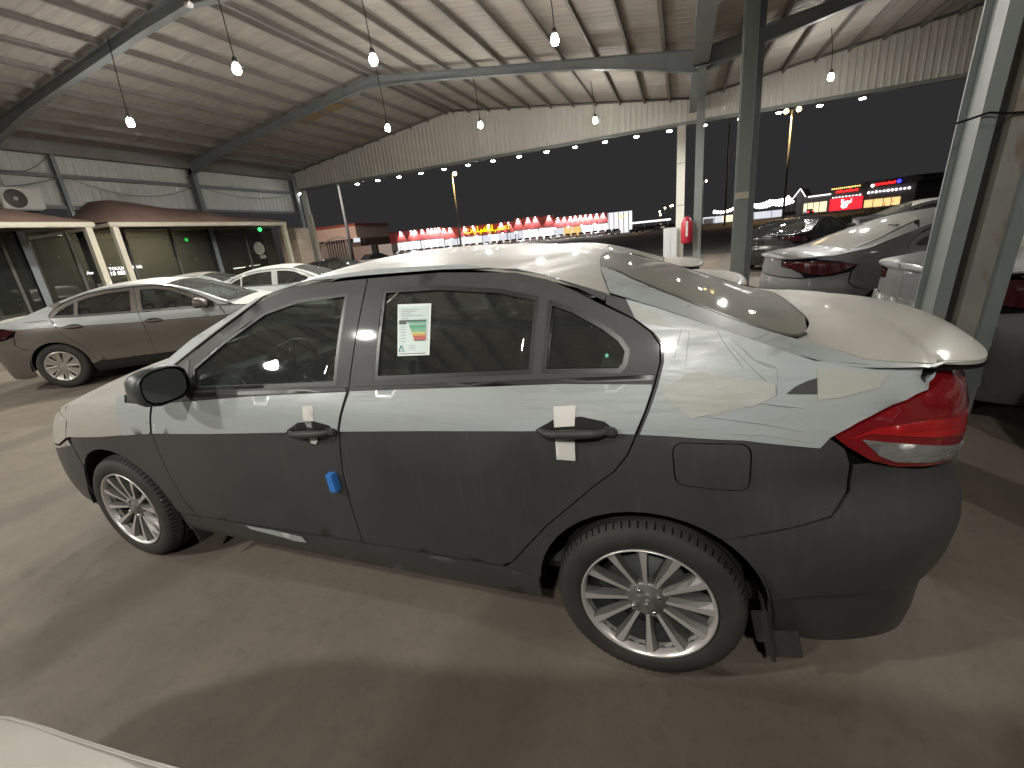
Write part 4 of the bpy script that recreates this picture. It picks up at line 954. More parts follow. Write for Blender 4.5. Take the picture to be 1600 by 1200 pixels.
bm = BM(); skin(bm, SA, smooth_poly([(1.205,1.121),(1.215,1.121),(1.215,1.131),(1.205,1.131)],2), -1, -.010, .001, .01); obj('green_sticker', bm, mat('green_sticker', (.05,.42,.25), .4), car)
for o in [c for c in car.children if c.name.startswith('wheel') and c.location.y < 0 and 'well' not in c.name]:
    me = text_mesh('S', .034, .001); e = obj('wheel_badge', me, MT['rim_bright'], o); e.rotation_euler = (math.pi/2, 0, 0); e.location = (0, .0168, 0); e.location = (0, .0165, 0)
    e.rotation_euler = (math.pi/2, .35, 0); e.location.y = .0165
c2 = dup(car, (-.36, 2.2, 0), .0, 'dark grey saloon in white film parked second in the row, just beyond the front one', 'film wrapped saloons in the near row', .93)
c3 = dup(car, (-.60, 4.3, 0), .0, 'dark grey saloon in white film parked third in the row, nearest the columns', 'film wrapped saloons in the near row', .92)
c0 = dup(car, (2.03, -2.69, 0), 0, 'saloon with a cream covered bonnet at the bottom left corner, nearest the viewer', 'film wrapped saloons in the near row')
for r in (c2, c3, c0):
    for ch in list(r.children):
        if ch.name.split('.')[0] in ('energy_label', 'door_guard', 'green_sticker'): bpy.data.objects.remove(ch)
for ch in c0.children:
    if ch.name.split('.')[0] == 'hood': ch.scale.y = 1.012
for ch in list(c0.children_recursive):
    if ch.name.split('.')[0] in ('torn_gap', 'film_crease', 'side_mirror', 'mirror_glass'): bpy.data.objects.remove(ch)
pb = paint('brown_grey_metallic_paint', (.105,.090,.075), (.17,.15,.12), .35, .25, .34)
ps = paint('silver_grey_paint', (.30,.31,.30), (.30,.28,.23), .4, .4, .35)
pg = paint('mid_grey_metallic_paint', (.058,.060,.063), (.13,.122,.10), .35, .05, .45, .12, .35)
pk = paint('black_glossy_paint', (.012,.012,.013), (.06,.055,.045), .35, .1, .12)
pn = paint('dark_slate_paint', (.055,.058,.063), (.15,.14,.12), .35, .35, .3)
cr = MT['film_cream']
S1, P1 = saloon_panels(pb, True, 'cover', MT['glass_dark'], MT['dark_red_lens'], roofm=cr, hoodm=cr, trunkm=cr); P1['wheel'] = 'cover'; P1['R'] = P1['wz'] = .335
gold = thing('saloon_car', 'brown grey saloon with white film along its doors and silver wheel covers, at left', 'car', (-6.45, 3.13, 0), math.pi+math.radians(34))
build_car(gold, S1, P1)
S2, P2 = saloon_panels(ps, True, 'cover', MT['glass_dark'], MT['dark_red_lens'], roofm=cr, hoodm=cr, trunkm=cr); P2['wheel'] = 'cover'
sil = thing('saloon_car', 'silver saloon with dusty rear glass parked before the clock, behind the brown grey car', 'car', (-7.7, 7.0, 0), math.pi+math.radians(25))
build_car(sil, S2, P2)
dup(sil, (-12.9, 8.5, 0), math.pi+math.radians(25), 'silver saloon nearest the canopy posts, its roof beyond the other silver one', 'silver saloons by the canopies')
sil['group'] = 'silver saloons by the canopies'
S3, P3 = saloon_panels(pk, False, 'cover', MT['glass_dark'], MT['dark_red_lens'], blm=MT['glass_dark']); P3['wheel'] = 'cover'
blk = thing('saloon_car', 'glossy black saloon parked beyond the second column with lamps mirrored in its rear glass', 'car', (4.7, 13.6, 0), math.pi+math.radians(58))
build_car(blk, S3, P3); blk.scale.z = .9
dup(blk, (-11.6, 13.2, 0), math.pi+math.radians(20), 'dark saloon showing only its roof between the stone wall and the white roof')
S4, P4 = saloon_panels(pg, False, 'cover', MT['glass'], MT['dark_red_lens'], blm=pg); P4['wheel'] = 'cover'; P4['blmat'] = MT['rear_glass']
lex = thing('saloon_car', 'mid grey fastback saloon with slim dark tail lamps right of the second column', 'car', (4.85, 4.95, 0), math.pi+math.radians(8))
build_car(lex, S4, P4); lex.scale.z = .95
lex2 = dup(lex, (5.35, 2.3, 0), math.pi+math.radians(4), 'grey saloon with its rear bumper wrapped in clear plastic, beside the twin columns')
bm = skin(BM(), S4, [(2.25,.70),(2.45,.77),(S4.s[-1]-.002,.78),(S4.s[-1]-.002,.30),(2.25,.30)], -1, .012, .004, .06); skin(bm, S4, [(2.25,.70),(2.45,.77),(S4.s[-1]-.002,.78),(S4.s[-1]-.002,.30),(2.25,.30)], 1, .012, .004, .06)
for v in bm.verts: v.co += Vector((rnd.uniform(-.01,.012), rnd.uniform(-.01,.01), rnd.uniform(-.008,.008)))
obj('plastic_wrap', bm, MT['plastic'], lex2)
S5, P5 = saloon_panels(pn, False, 'cover', MT['glass_dark'], MT['black'], roofm=cr); P5['wheel'] = 'cover'; P5['blmat'] = MT['rear_glass']
drk = thing('saloon_car', 'dark slate saloon at the right edge, partly hidden by the rusty column', 'car', (5.55, .28, 0), math.pi+math.radians(2))
build_car(drk, S5, P5)
# ---------------------------------------------------------------- office front and canopies along the left side
XO = -17.25
MT['office_glass'] = glass_mat('office_glazing', (.62,.64,.58), .02, .62, .05)
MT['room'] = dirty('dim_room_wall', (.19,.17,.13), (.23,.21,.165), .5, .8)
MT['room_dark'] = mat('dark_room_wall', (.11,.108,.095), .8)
MT['cream_paint'] = dirty('cream_painted_steel', (.42,.385,.30), (.48,.44,.35), 2, .5)
MT['canvas'] = dirty('brown_canvas', (.17,.105,.082), (.215,.14,.11), 1.5, .85)
MT['stone'] = dirty('tan_stone_cladding', (.36,.28,.21), (.46,.37,.28), 3.5, .8, bmp=.3)
office = thing('office_front', 'long dark glazed office front under the brown canopies', 'building', (XO, 0, 0))
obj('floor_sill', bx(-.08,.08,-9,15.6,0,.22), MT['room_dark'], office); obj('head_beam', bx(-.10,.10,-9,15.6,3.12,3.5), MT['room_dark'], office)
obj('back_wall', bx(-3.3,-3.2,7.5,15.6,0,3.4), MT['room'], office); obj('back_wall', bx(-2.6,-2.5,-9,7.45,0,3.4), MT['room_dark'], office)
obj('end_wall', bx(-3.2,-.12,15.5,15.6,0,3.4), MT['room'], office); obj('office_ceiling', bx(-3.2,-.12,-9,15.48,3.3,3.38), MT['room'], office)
for k in range(15):
    y = -9+k*1.64
    obj('pane', bx(-.006,.006,y+.045,y+1.60,.23,3.11), MT['office_glass'], office)
    obj('mullion', bx(-.05,.05,y-.04,y+.04,.225,3.115), MT['room_dark'], office)
for y, z in ((13.6, 1.42), (14.45, 1.46)):
    t = thing('reflection_tube', 'short glowing tube standing in for a reflection low in the office glass, %s' % ('left of the pair' if y < 14 else 'right of the pair'), 'tube light', (XO-.4, y, z), 0, 'tubes standing in for reflections in the glass')  # glowing tubes standing in for reflections in the office glass
    bm = BM(); tube(bm, [(0,-.30,0), (0,.30,.012)], .022, 8); obj('tube', bm, emit_mat('reflection_tube_glow', (1,1,.95), 9), t); obj('tube_holder', bx(-.05,-.026,-.34,.34,-.03,.03), MT['room_dark'], t); spot('room_fill', t, (-1.0, -1.5 if y < 14 else -4, 1.7), (-.5, -.2, -1), 420, 170, (1,.94,.82), .5, .3)  # unseen spotlight added away from the tube to brighten the room
ck = thing('round_sign', 'pale round sign with a smaller plate beneath, on the right of the office glass', 'sign', (XO+.03, 14.55, 2.2))
bm = BM(); lathe(bm, [(.001,.03), (.27,.03), (.29,.02), (.29,0), (.001,0)], 28, axis='z'); bm.transform(Matrix.Rotation(math.pi/2, 4, 'Y')); obj('disc', bm, mat('pale_disc', (.42,.41,.34), .6), ck)
obj('plate', bx(0,.02,-.06,.26,-.46,-.31), mat('pale_plate', (.36,.36,.30), .6), ck)
sg = thing('reflected_sign', 'small white glowing letters standing in for a reflected sign between the two canopy posts', 'sign', (XO+.02, 8.35, 1.78))  # glowing letters in place of a sign reflected in the glass
for s, z, y, h in (('TOUUA', .05, .12, .15), ('E UA', .05, .78, .15), ('Aw', -.02, -.72, .14), ('18 0E8', -.11, .1, .19)):
    o = obj('lettering', text_mesh(s, h, .002), emit_mat('reflection_letters', (1,1,1), 2.2), sg, loc=(0, y, z)); o.rotation_euler = (math.pi/2, 0, math.pi/2)
gl_ = thing('green_pilot_light', 'tiny green light hanging from the beam of the right canopy', 'light', (-15.0, 12.85, 2.86))
bm = BM(); bmesh.ops.create_icosphere(bm, subdivisions=2, radius=.075); obj('lens', bm, emit_mat('green_light', (.03,1,.12), 3.2), gl_); obj('stem', bx(-.012,.012,-.012,.012,.07,.16), MT['gap'], gl_)
def canopy(y0, y1, pk, label):
    t = thing('canopy', label, 'canopy', (0,0,0), 0, 'brown fabric canopies')
    bm = BM(); x0, x1 = -14.95, -17.45; zf = 3.10; nu, nv = 20, 8; G = []
    for i in range(nu+1):
        u = i/nu; y = y0+(y1-y0)*u; hp = .62*min(1, (u)/pk)*min(1, .35+.65*(1-u)/(1-pk)) if u < 1 else .2
        hp = .05+.88*(u/pk if u < pk else 1-.75*(u-pk)/(1-pk)); row = []
        for j in range(nv+1):
            v = j/nv; row.append(bm.verts.new((x0+(x1-x0)*v, y, zf+.06+hp*(math.sin(math.pi*min(v*1.15, 1)/2)**.9)-.02*math.sin(math.pi*u*6)*math.sin(math.pi*v))))
        G.append(row)
    for i in range(nu):
        for j in range(nv):
            f = bm.faces.new((G[i][j], G[i+1][j], G[i+1][j+1], G[i][j+1])); f.smooth = True
    obj('canvas', bm, MT['canvas'], t)
    obj('front_beam', bx(-15.04,-14.90,y0,y1,3.01,3.15,bev=.02), MT['cream_paint'], t)
    for y in (y0+.08, y1-.08): obj('side_beam', bx(-17.2,-15.045,y-.05,y+.05,3.03,3.13), MT['cream_paint'], t)
    return t
ca = canopy(-3.0, 7.0, .72, 'brown canvas canopy with a pale front beam below the air conditioner'); cb = canopy(7.36, 14.25, .16, 'brown canvas canopy with a pale front beam right of the two leaning posts')
for t, y in ((ca, 6.8), (cb, 7.5), (cb, 14.1), (ca, -2.8)): obj('post', bx(-15.05,-14.89,y-.08,y+.08,0,3.0), MT['cream_paint'], t)
ac = thing('air_conditioner', 'white outdoor air conditioner unit on the wall above the left canopy', 'air conditioner', (-17.28, 6.55, 3.74))
obj('casing', bx(-.14,.20,-.45,.52,0,.60,bev=.02), mat('ac_white', (.55,.55,.50), .5), ac)
bm = BM(); lathe(bm, [(.001,.21), (.25,.21), (.265,.203)], 28, axis='z'); bm.transform(Matrix.Rotation(math.pi/2, 4, 'Y')); o = obj('fan_grille', bm, mat('ac_grille', (.07,.06,.055), .6), ac, loc=(0,-.12,.29))
bm = BM(); lathe(bm, [(.001,.222), (.05,.22), (.06,.205)], 16, axis='z'); bm.transform(Matrix.Rotation(math.pi/2, 4, 'Y')); obj('fan_hub', bm, mat('ac_hub', (.5,.48,.44), .5), o)
obj('bracket', bx(-.14,.22,-.3,.4,-.05,-.005), MT['steel_dark'], ac)
st = thing('stone_wall', 'tan stone wall at the far end of the office front', 'wall', (-16.9, 15.9, 0))
for r in range(6):
    z0 = r*.5
    for k in range(3):
        off = .22*(r % 2)
        xa = max(-.35, -.35+k*.5-off); xb = min(.75, -.35+(k+1)*.5-off)
        if k == 2: xb = .75
        obj('stone', bx(xa+.004, xb-.004, 0, .9, z0+.004, z0+.496, bev=.008), MT['stone'], st)
pipe = thing('drain_pipe', 'pale yellow drain pipe beside the stone wall', 'pipe', (-15.95, 16.95, 0))
obj('pipe', bx(-.06,.06,-.06,.06,0,3.6), MT['cream_paint'], pipe)

# ---------------------------------------------------------------- night street beyond the shed
red_m = dirty('red_shop_band', (.42,.075,.075), (.50,.10,.095), .6, .6)
lit_w = [emit_mat('glowing_front_%d' % k, c, s) for k, (c, s) in enumerate((((.95,.97,1), 1.05), ((.93,.96,1), .85), ((1,.98,.96), 1.4), ((.9,.92,1), .62)))]
amber = emit_mat('amber_window', (1,.62,.22), .75); frame_m = mat('dark_frame', (.05,.05,.06), .6); wall_m = mat('grey_render', (.34,.33,.33), .8)
lampw = emit_mat('white_wall_lamp', (1,.97,.95), 14)
shops = thing('shop_row', 'long low row of lit white shops under a dark red sign band', 'building', (-93.3, 122.95, 0), math.atan2(23, 73.5)); LS = 77.0
secs = [(0,.13,3.7,6.9,0), (.13,.33,4.0,7.0,1), (.33,.385,3.5,6.6,1), (.385,.625,3.6,6.5,1), (.625,.785,3.9,7.2,1), (.785,1.0,3.5,6.3,1)]
for k, (a, b, zb, zt, lit) in enumerate(secs):
    x0, x1 = a*LS, b*LS-.02
    obj('shop_wall', bx(x0, x1, .3, 9, 0, zb), wall_m, shops); obj('sign_band', bx(x0, x1, -.3+.02*k, 9, zb+.01, zt), red_m, shops); obj('roof_edge', bx(x0-.05, x1, -.42+.02*k, 9.1, zt+.01, zt+.22), mat('brown_edge', (.12,.06,.04), .7), shops)
    if lit:
        n = max(2, int((x1-x0)/2.4)); w_ = (x1-x0)/n
        for i in range(n):
            xx = x0+i*w_; am = (k == 5 and i in (1, 2))
            obj('shop_window', bx(xx+.12, xx+w_-.12, .18, .29, .25, zb-.25), amber if am else rnd.choice(lit_w), shops)
            obj('pilaster', bx(xx-.10, xx+.10, .02, .28, 0, zb), lit_w[3] if i % 3 else frame_m, shops)  # most pilasters glow themselves, in place of lamplight on them
            if rnd.random() < .55: obj('door', bx(xx+w_*.35, xx+w_*.35+.12, .12, .17, .1, zb*.7), frame_m, shops)
obj('side_wall', bx(LS, LS+7.5, .6, 9, 0, 6.2), lit_w[1], shops)  # wall glows by its material instead of catching floodlight
for i in range(5): obj('side_rib', bx(LS+.3+i*1.5, LS+.5+i*1.5, .45, .58, 0, 6.1), red_m, shops)
px = [.155,.20,.215,.245,.27,.285,.30,.315,.335,.36,.42,.455,.52,.57,.60,.64,.68,.71,.765,.80,.825,.85,.87,.89,.91,.93,.955,.98]
for k, p in enumerate(px):
    zt = [s[3] for s in secs if s[0] <= p < s[1]][0]; x = p*LS
    lo = obj('sign_lamp', bx(x-.14, x+.14, -1.0, -.75, zt-.25, zt-.05), lampw, shops)
    spot('sign_spot', shops, (x, -.62, zt-.05), (0, .36, -1), 1700, 74, (1,.93,.93), .25, .06)
for k in range(15):
    x = (.2+.8*k/15)*LS; bm = BM(); bmesh.ops.create_icosphere(bm, subdivisions=1, radius=.26); obj('shop_lamp', bm, lampw, shops, loc=(x, -.2, 3.3))
sign = thing('yellow_sign', 'yellow lit lettering on the red band of the shop row', 'sign', (0,0,0)); sign.matrix_world = shops.matrix_world.copy()
sign.location = shops.location; sign.rotation_euler = shops.rotation_euler
ym = emit_mat('yellow_letters', (1,.78,.0), 1.25)
sign_txt = ['\uFE95\uFE8D\uFEAD\uFE8E\uFBFF\uFEB4\uFEE0\uFEDF', '\uFEDA\uFEF4\uFE8F\uFEE4\uFECB\uFE8D']
for s, x in ((sign_txt[0], .477*LS), (sign_txt[1], .545*LS)):
    o = obj('lettering', text_mesh(s, 2.5, .06, .016), ym, sign, loc=(x, -.48, 5.25)); o.rotation_euler = (math.pi/2, 0, 0)
sign2 = thing('yellow_side_sign', 'small yellow sign on the glowing side wall at the right end of the shops', 'sign', (0,0,0)); sign2.location = shops.location; sign2.rotation_euler = shops.rotation_euler
o = obj('lettering', text_mesh('\uFEAD\uFE8E\uFBFF\uFEB3', 1.6, .05), ym, sign2, loc=(LS+4.6, .42, 5.2)); o.rotation_euler = (math.pi/2, 0, 0)
ant = thing('roof_aerial', 'thin aerial mast leaning on the roof of the shop row', 'aerial', (0,0,0)); ant.location = shops.location; ant.rotation_euler = shops.rotation_euler
bm = BM(); tube(bm, [(.66*LS,2,7.2), (.645*LS,2,10.5)], .06, 5); tube(bm, [(.70*LS,2,7.2), (.645*LS,2,10.4)], .03, 4); obj('mast', bm, frame_m, ant)

for k in range(6): spot('forecourt_fill', shops, ((.2+.15*k)*LS, -2.0, 5.5), (0, -.8, -1), 2600, 150, (.97,.98,1), .5, .2)  # unseen spotlights added to brighten the cars before the shops
def mini_wheels(t):
    for x in (-1.3, 1.3):
        for y in (-.74, .74): obj('wheel', whl_me, MT['tyre'], t, loc=(x, y, .31))
mb = BM()
prof = [(-2.2,.35), (-2.2,.68), (-1.5,.86), (-.95,.90), (.95,.92), (1.75,.96), (2.2,.86), (2.2,.35)]
for y in (-.86,.86): mb.faces.new([mb.verts.new((x, y, z)) for x, z in (prof if y < 0 else prof[::-1])])
mb.verts.ensure_lookup_table(); n = len(prof)
for i in range(n): mb.faces.new((mb.verts[i], mb.verts[2*n-1-i], mb.verts[2*n-1-(i+1) % n], mb.verts[(i+1) % n]))
bmesh.ops.recalc_face_normals(mb, faces=mb.faces); bmesh.ops.bevel(mb, geom=list(mb.edges), offset=.06, segments=1, affect='EDGES')
body_me = bpy.data.meshes.new('minibody'); mb.to_mesh(body_me); mb.free()
mb = BM(); cp = [(-1.0,.93), (-.35,1.40), (.55,1.42), (1.45,.97)]
a = [mb.verts.new((x, -.80+.18*(z > 1.2), z)) for x, z in cp]; b = [mb.verts.new((x, .80-.18*(z > 1.2), z)) for x, z in cp]
for i in range(3): mb.faces.new((a[i], a[i+1], b[i+1], b[i]))
mb.faces.new(a[::-1]); mb.faces.new(b); cab_me = bpy.data.meshes.new('minicab'); mb.to_mesh(cab_me); mb.free(); cab_me.materials.append(mat('mini_glass', (.03,.035,.04), .1))
mb = BM(); lathe(mb, [(.001, -.08), (.31, -.08), (.31, .08), (.001, .08)], 12)
whl_me = bpy.data.meshes.new('miniwheels'); mb.to_mesh(whl_me); mb.free(); whl_me.materials.append(MT['tyre'])
mcols = [mat('mini_paint_%d' % k, c, .25, 0, .5, .5) for k, c in enumerate(((.6,.6,.6), (.45,.46,.48), (.03,.03,.035), (.2,.21,.22), (.55,.53,.48)))]
bodies = []
for m_ in mcols:
    q = body_me.copy(); q.materials.append(m_); bodies.append(q)
ang = shops.rotation_euler.z
for k in range(34):
    u = (.15+.86*k/33)*LS; yy = -6.5-2.5*rnd.random(); x = shops.location.x+u*math.cos(ang)-yy*math.sin(ang); y = shops.location.y+u*math.sin(ang)+yy*math.cos(ang)
    c = rnd.choice((0, 0, 0, 0, 1, 1, 1, 2, 4))
    t = thing('parked_car', '%s %s car from the left in the line before the lit shops' % (ORD[k], ('white', 'silver', 'black', 'grey', 'cream')[c]), 'car', (x, y, 0), ang+math.pi/2*rnd.choice((1, -1))+rnd.uniform(-.15,.15), 'cars parked before the shop row')
    obj('body', bodies[c], mcols[c], t); obj('cabin', cab_me, mcols[2], t); mini_wheels(t)
for k, (x, y, c) in enumerate(((-33, 36, 0), (-30, 40, 2), (-27.5, 37, 0), (-36.5, 41, 1), (-9, 120, 2), (-4, 128, 2), (-14, 118, 0))):
    t = thing('parked_car', ['white car parked outside beside the low tan wall', 'dark car parked outside by the tan wall', 'white car farthest right by the tan wall', 'pale car seen through the arched gate', 'dark car parked at the right end of the shops', 'dark car beside the lit filling station', 'pale car near the right end of the shops'][k], 'car', (x, y, 0), rnd.uniform(-.4, .4)+1.2)
    obj('body', bodies[c], mcols[c], t); obj('cabin', cab_me, mcols[2], t); mini_wheels(t)

def mast(x, y, h, label, heads, col=(1,.60,.22), s=30, r=.28, light=0, rad=.13):
    t = thing('street_lamp', label, 'street lamp', (x, y, 0))
    bm = BM(); tube(bm, [(0,0,0), (0,0,h)], [rad*1.6, rad*.7], 8); obj('pole', bm, MT['steel_dark'], t)
    for dx in heads:
        bm = BM(); tube(bm, [(0,0,h), (dx*.8,0,h+.25), (dx,0,h+.2)], .06, 5); obj('arm', bm, MT['steel_dark'], t)
        bm = BM(); bmesh.ops.create_uvsphere(bm, u_segments=10, v_segments=6, radius=r); obj('lamp_head', bm, emit_mat('sodium_lamp', col, s), t, loc=(dx, 0, h))
    if light: spot('street_spot', t, (heads[0], 0, h-.5), (0,0,-1), light, 150, col, .5, .3)
    return t
mast(-61.2, 126, 21.0, 'tall street lamp with one orange lamp standing before the shop row', (.9,), light=15000, r=.55, rad=.22)
mast(20.9, 108, 19.6, 'tall street lamp with two orange lamps right of the second column', (-1.0, 1.1), light=12000, r=.42, rad=.16)
mast(-30.9, 38, 14.0, 'unlit grey pole rising out of view left of the shops', (), rad=.11)
mast(8.0, 168, 13.2, 'small distant street lamp with two lamps right of the far column', (-.8, .8), (1,.8,.6), 20, .3)
mast(9.3, 98, 21.5, 'street lamp mostly hidden by the second column', (-1.2,), r=.3)
for k, (x, d, z) in enumerate(((-6.6, 250, 8.8), (-3.1, 250, 9.6), (-9.5, 260, 7.6), (-5, 300, 11), (-8, 230, 5.5), (-26, 250, 6), (-1, 260, 12.5))):
    mast(x, d, z, ['street lamp low on the horizon, left of the end column', 'brighter far lamp touching the left side of the end column', 'lowest far lamp right of the shops', 'faint high far lamp left of the end column', 'far low lamp above the filling station', 'far lamp just past the end of the shops', 'highest of the far lamps by the end column'][k], (.3,), (1,.75,.45), 16, .42)

# tan buildings, gate and walls at the left
tan = dirty('tan_render', (.42,.32,.27), (.48,.37,.31), .8, .8); redt = mat('dark_red_roof_edge', (.22,.05,.035), .7)
tb = thing('tan_building', 'tan two storey building with a red roof edge behind the arched gate', 'building', (-49, 58, 0))
obj('wing', bx(-9, -4.3, 0, 8, 0, 6.0), tan, tb); obj('upper_floor', bx(-3.7, 3.9, -.5, 8, 3.9, 5.7), tan, tb); obj('lower_floor', bx(-3.7, 3.9, 1.2, 8, 0, 3.89), mat('shaded_wall', (.10,.075,.06), .8), tb)
obj('roof_edge', bx(-3.9, 4.1, -.7, 8.2, 5.71, 6.05), redt, tb); obj('roof_edge', bx(-9.1, -4.2, -.2, 8.2, 6.01, 6.25), redt, tb)
for x in (-6.5, -5.3): obj('window', bx(x, x+.5, -.05, .02, 2.6, 3.0), frame_m, tb)
obj('window', bx(-6.4, -4.9, -.05, .02, .5, 1.3), frame_m, tb)
obj('sign_box', bx(3.3, 4.4, -.75, -.52, 3.3, 3.9), lit_w[3], tb)
spot('yard_fill', None, (-44, 44, 7.5), (-.25, 1, -.35), 5200, 120, (1,.8,.68), .5, .2)  # unseen spotlights without fixtures, added to brighten tan building and gate
spot('yard_fill', None, (-30, 33, 7.5), (-.25, 1, -.8), 2200, 130, (1,.85,.75), .5, .2)
gt = thing('arched_gate', 'white barred gate with a curved top rail before the tan building', 'gate', (-37.4, 43, 0))
gw = mat('white_gate_paint', (.62,.57,.54), .5)
bm = BM(); tube(bm, [(-2.2+.0, 0, 0), (-2.0, 0, 2.2)]+[(-2.0+4.0*u, 0, 2.2+1.45*math.sin(math.pi*(.12+.88*u*.62))) for u in np.linspace(0,1,10)]+[(2.1, 0, 2.3), (2.15, 0, 0)], .07, 6); obj('frame', bm, gw, gt)
for k in range(11):
    u = (k+.5)/11; bm = BM(); tube(bm, [(-2.0+4.0*u, 0, .2), (-2.0+4.0*u, 0, 2.15+1.4*math.sin(math.pi*(.12+.88*u*.62)))], .035, 5); obj('bar', bm, gw, gt)
obj('bottom_rail', bx(-2.1, 2.1, -.04, .04, .85, .95), gw, gt)
tw = thing('boundary_wall', 'low tan boundary wall with a white end pillar right of the gate', 'wall', (-33.8, 43, 0))
obj('wall', bx(-1.1, 1.6, 0, .3, 0, 2.35), tan, tw); obj('end_pillar', bx(1.62, 2.1, -.1, .4, 0, 2.4), gw, tw)
tw2 = thing('white_hoarding', 'white panel hoarding just right of the low tan wall', 'hoarding', (-30.2, 43, 0)); obj('panel', bx(-.9, .9, 0, .1, .1, 2.3), gw, tw2); obj('foot', bx(-.9,-.8,-.3,.4,0,.1), frame_m, tw2)

# filling station lights between shops and end column
fs = thing('lit_canopy', 'low white lit canopy far off between the shops and the end column', 'canopy', (-9, 175, 0), math.radians(8))
obj('fascia', bx(-7, 7, -.3, .3, 2.4, 3.0), lit_w[2], fs)
for x in (-6, -2, 2, 6): obj('column', bx(x-.15, x+.15, -.1, .1, 0, 2.39), wall_m, fs)
ms = thing('lit_billboard', 'small lit board just past the right end of the shop row', 'billboard', (-19.8, 168, 0)); obj('panel', bx(-1.5, 1.5, -.1, .1, 1.6, 4.2), lit_w[1], ms); obj('post', bx(-.1,.1,-.08,.08,0,1.6), frame_m, ms)

# bright shopping front at right
mall = thing('mall_front', 'brightly lit shop front with red panel and string of signs at right', 'building', (39.4, 188, 0), math.atan2(-30, 21.2)); LM = 36.7
def mp(k): return k*LM
grey = mat('mall_grey', (.16,.15,.15), .8); warm = emit_mat('warm_shop_window', (1,.84,.52), 1.0); orange = emit_mat('orange_shop_window', (1,.62,.25), 1.0); redp = emit_mat('red_lit_panel', (.85,.02,.035), 1.0); whs = emit_mat('white_sign', (1,.96,.98), 2.2); reds = emit_mat('red_sign', (1,.02,.02), 1.6); blus = emit_mat('blue_sign', (.05,.05,1), 2.0); yels = emit_mat('amber_bulbs', (1,.65,.15), 2.2)
obj('wall', bx(-1, LM*1.0, .3, 12, 0, 5.6), grey, mall); obj('parapet', bx(mp(.58), LM+1, .2, 12, 5.61, 7.4), mat('mall_parapet', (.10,.085,.08), .8), mall)
obj('shop_window', bx(mp(.06), mp(.29), .05, .29, .2, 3.3), warm, mall); obj('shop_window', bx(mp(.63), mp(.90), .05, .29, .2, 2.3), orange, mall)
for k in (.10, .16, .22): obj('window_post', bx(mp(k), mp(k)+.18, -.05, .04, .2, 3.3), grey, mall)
for k in (.70, .78, .84): obj('window_post', bx(mp(k), mp(k)+.15, -.05, .04, .2, 2.4), grey, mall)
rp = obj('red_panel', bx(mp(.325), mp(.61), -.10, .29, .1, 3.7), redp, mall)
for z_, r1, r2 in ((1.35, .95, .62), (1.35, .42, .62)):
    bm = BM(); pts = [(r1*math.cos(t), 0, r2*math.sin(t)) for t in np.linspace(0, 2*math.pi, 25)]; tube(bm, pts, .12, 5, caps=False); obj('ring_emblem', bm, whs, rp, loc=(mp(.465), -.22, z_))
o = obj('panel_letters', text_mesh('\uFE8E\uFE97\uFEEE\uFBFE\uFEEE\uFE97', 1.7, .05), whs, rp, loc=(mp(.48), -.2, 2.65)); o.rotation_euler = (math.pi/2,0,0)
for a, b, z, mm, s in ((.335,.60,4.05,whs,.30), (.64,.97,4.3,whs,.55)):
    n = 9 if s < .4 else 11
    for k in range(n):
        x = mp(a+(b-a)*(k+.5)/n); hh = s*(.7+.5*rnd.random()); bm = BM(); bx(x-.28, x+.28, -.12, .2, z-hh/2, z+hh/2, bm, .08); obj('sign_letter', bm, mm, mall)
for k in range(7): obj('red_letter', bx(mp(.37)+k*1.05, mp(.37)+k*1.05+.85, -.15, .2, 5.3, 6.0+.2*math.sin(k*2.1), bev=.1), reds, mall)
for k in range(14): 
    bm = BM(); bmesh.ops.create_icosphere(bm, subdivisions=1, radius=.22); obj('bulb', bm, yels, mall, loc=(mp(.335)+k*.68, -.1, 6.65))
obj('light_strip', bx(mp(.10), mp(.32), -.1, .2, 5.1, 5.5), lit_w[2], mall)
bm = BM(); bmesh.ops.create_icosphere(bm, subdivisions=2, radius=.45); obj('round_sign', bm, whs, mall, loc=(mp(.68), 0, 6.1))
for k in range(8): obj('red_letter', bx(mp(.70)+k*.72, mp(.70)+k*.72+.55, -.1, .15, 5.95, 6.6+.1*math.sin(k*3), bev=.08), reds, mall)
bm = BM(); bmesh.ops.create_icosphere(bm, subdivisions=2, radius=.5); obj('blue_emblem', bm, blus, mall, loc=(mp(.70)+6.5, 0, 6.4))
bm = BM(); v = [bm.verts.new(p) for p in ((-2.2,.1,5.6), (2.6,.1,5.6), (.4,.1,8.3), (-2.2,3,5.6), (2.6,3,5.6), (.4,3,8.3))]
for q in ((0,1,2), (5,4,3), (0,2,5,3), (1,4,5,2)): bm.faces.new([v[k] for k in q])
gb = obj('gable', bm, grey, mall)
for k in range(16):
    u = k/15; p = (-2.2+2.6*u*2, 0, 5.6+2.7*u*2) if u < .5 else (.4+2.2*(u-.5)*2, 0, 8.3-2.7*(u-.5)*2)
    bm = BM(); bmesh.ops.create_icosphere(bm, subdivisions=1, radius=.20); obj('bulb', bm, whs, gb, loc=(p[0], -.12, p[2]))
fst = thing('string_lights', 'sagging strings of white bulbs before a pale yard left of the mall', 'string lights', (0,0,0))
wb = emit_mat('festoon_bulb', (1,.94,.9), 6); bme = BM(); bmesh.ops.create_icosphere(bme, subdivisions=1, radius=.42); wme = bpy.data.meshes.new('fb'); bme.to_mesh(wme); bme.free(); wme.materials.append(wb)
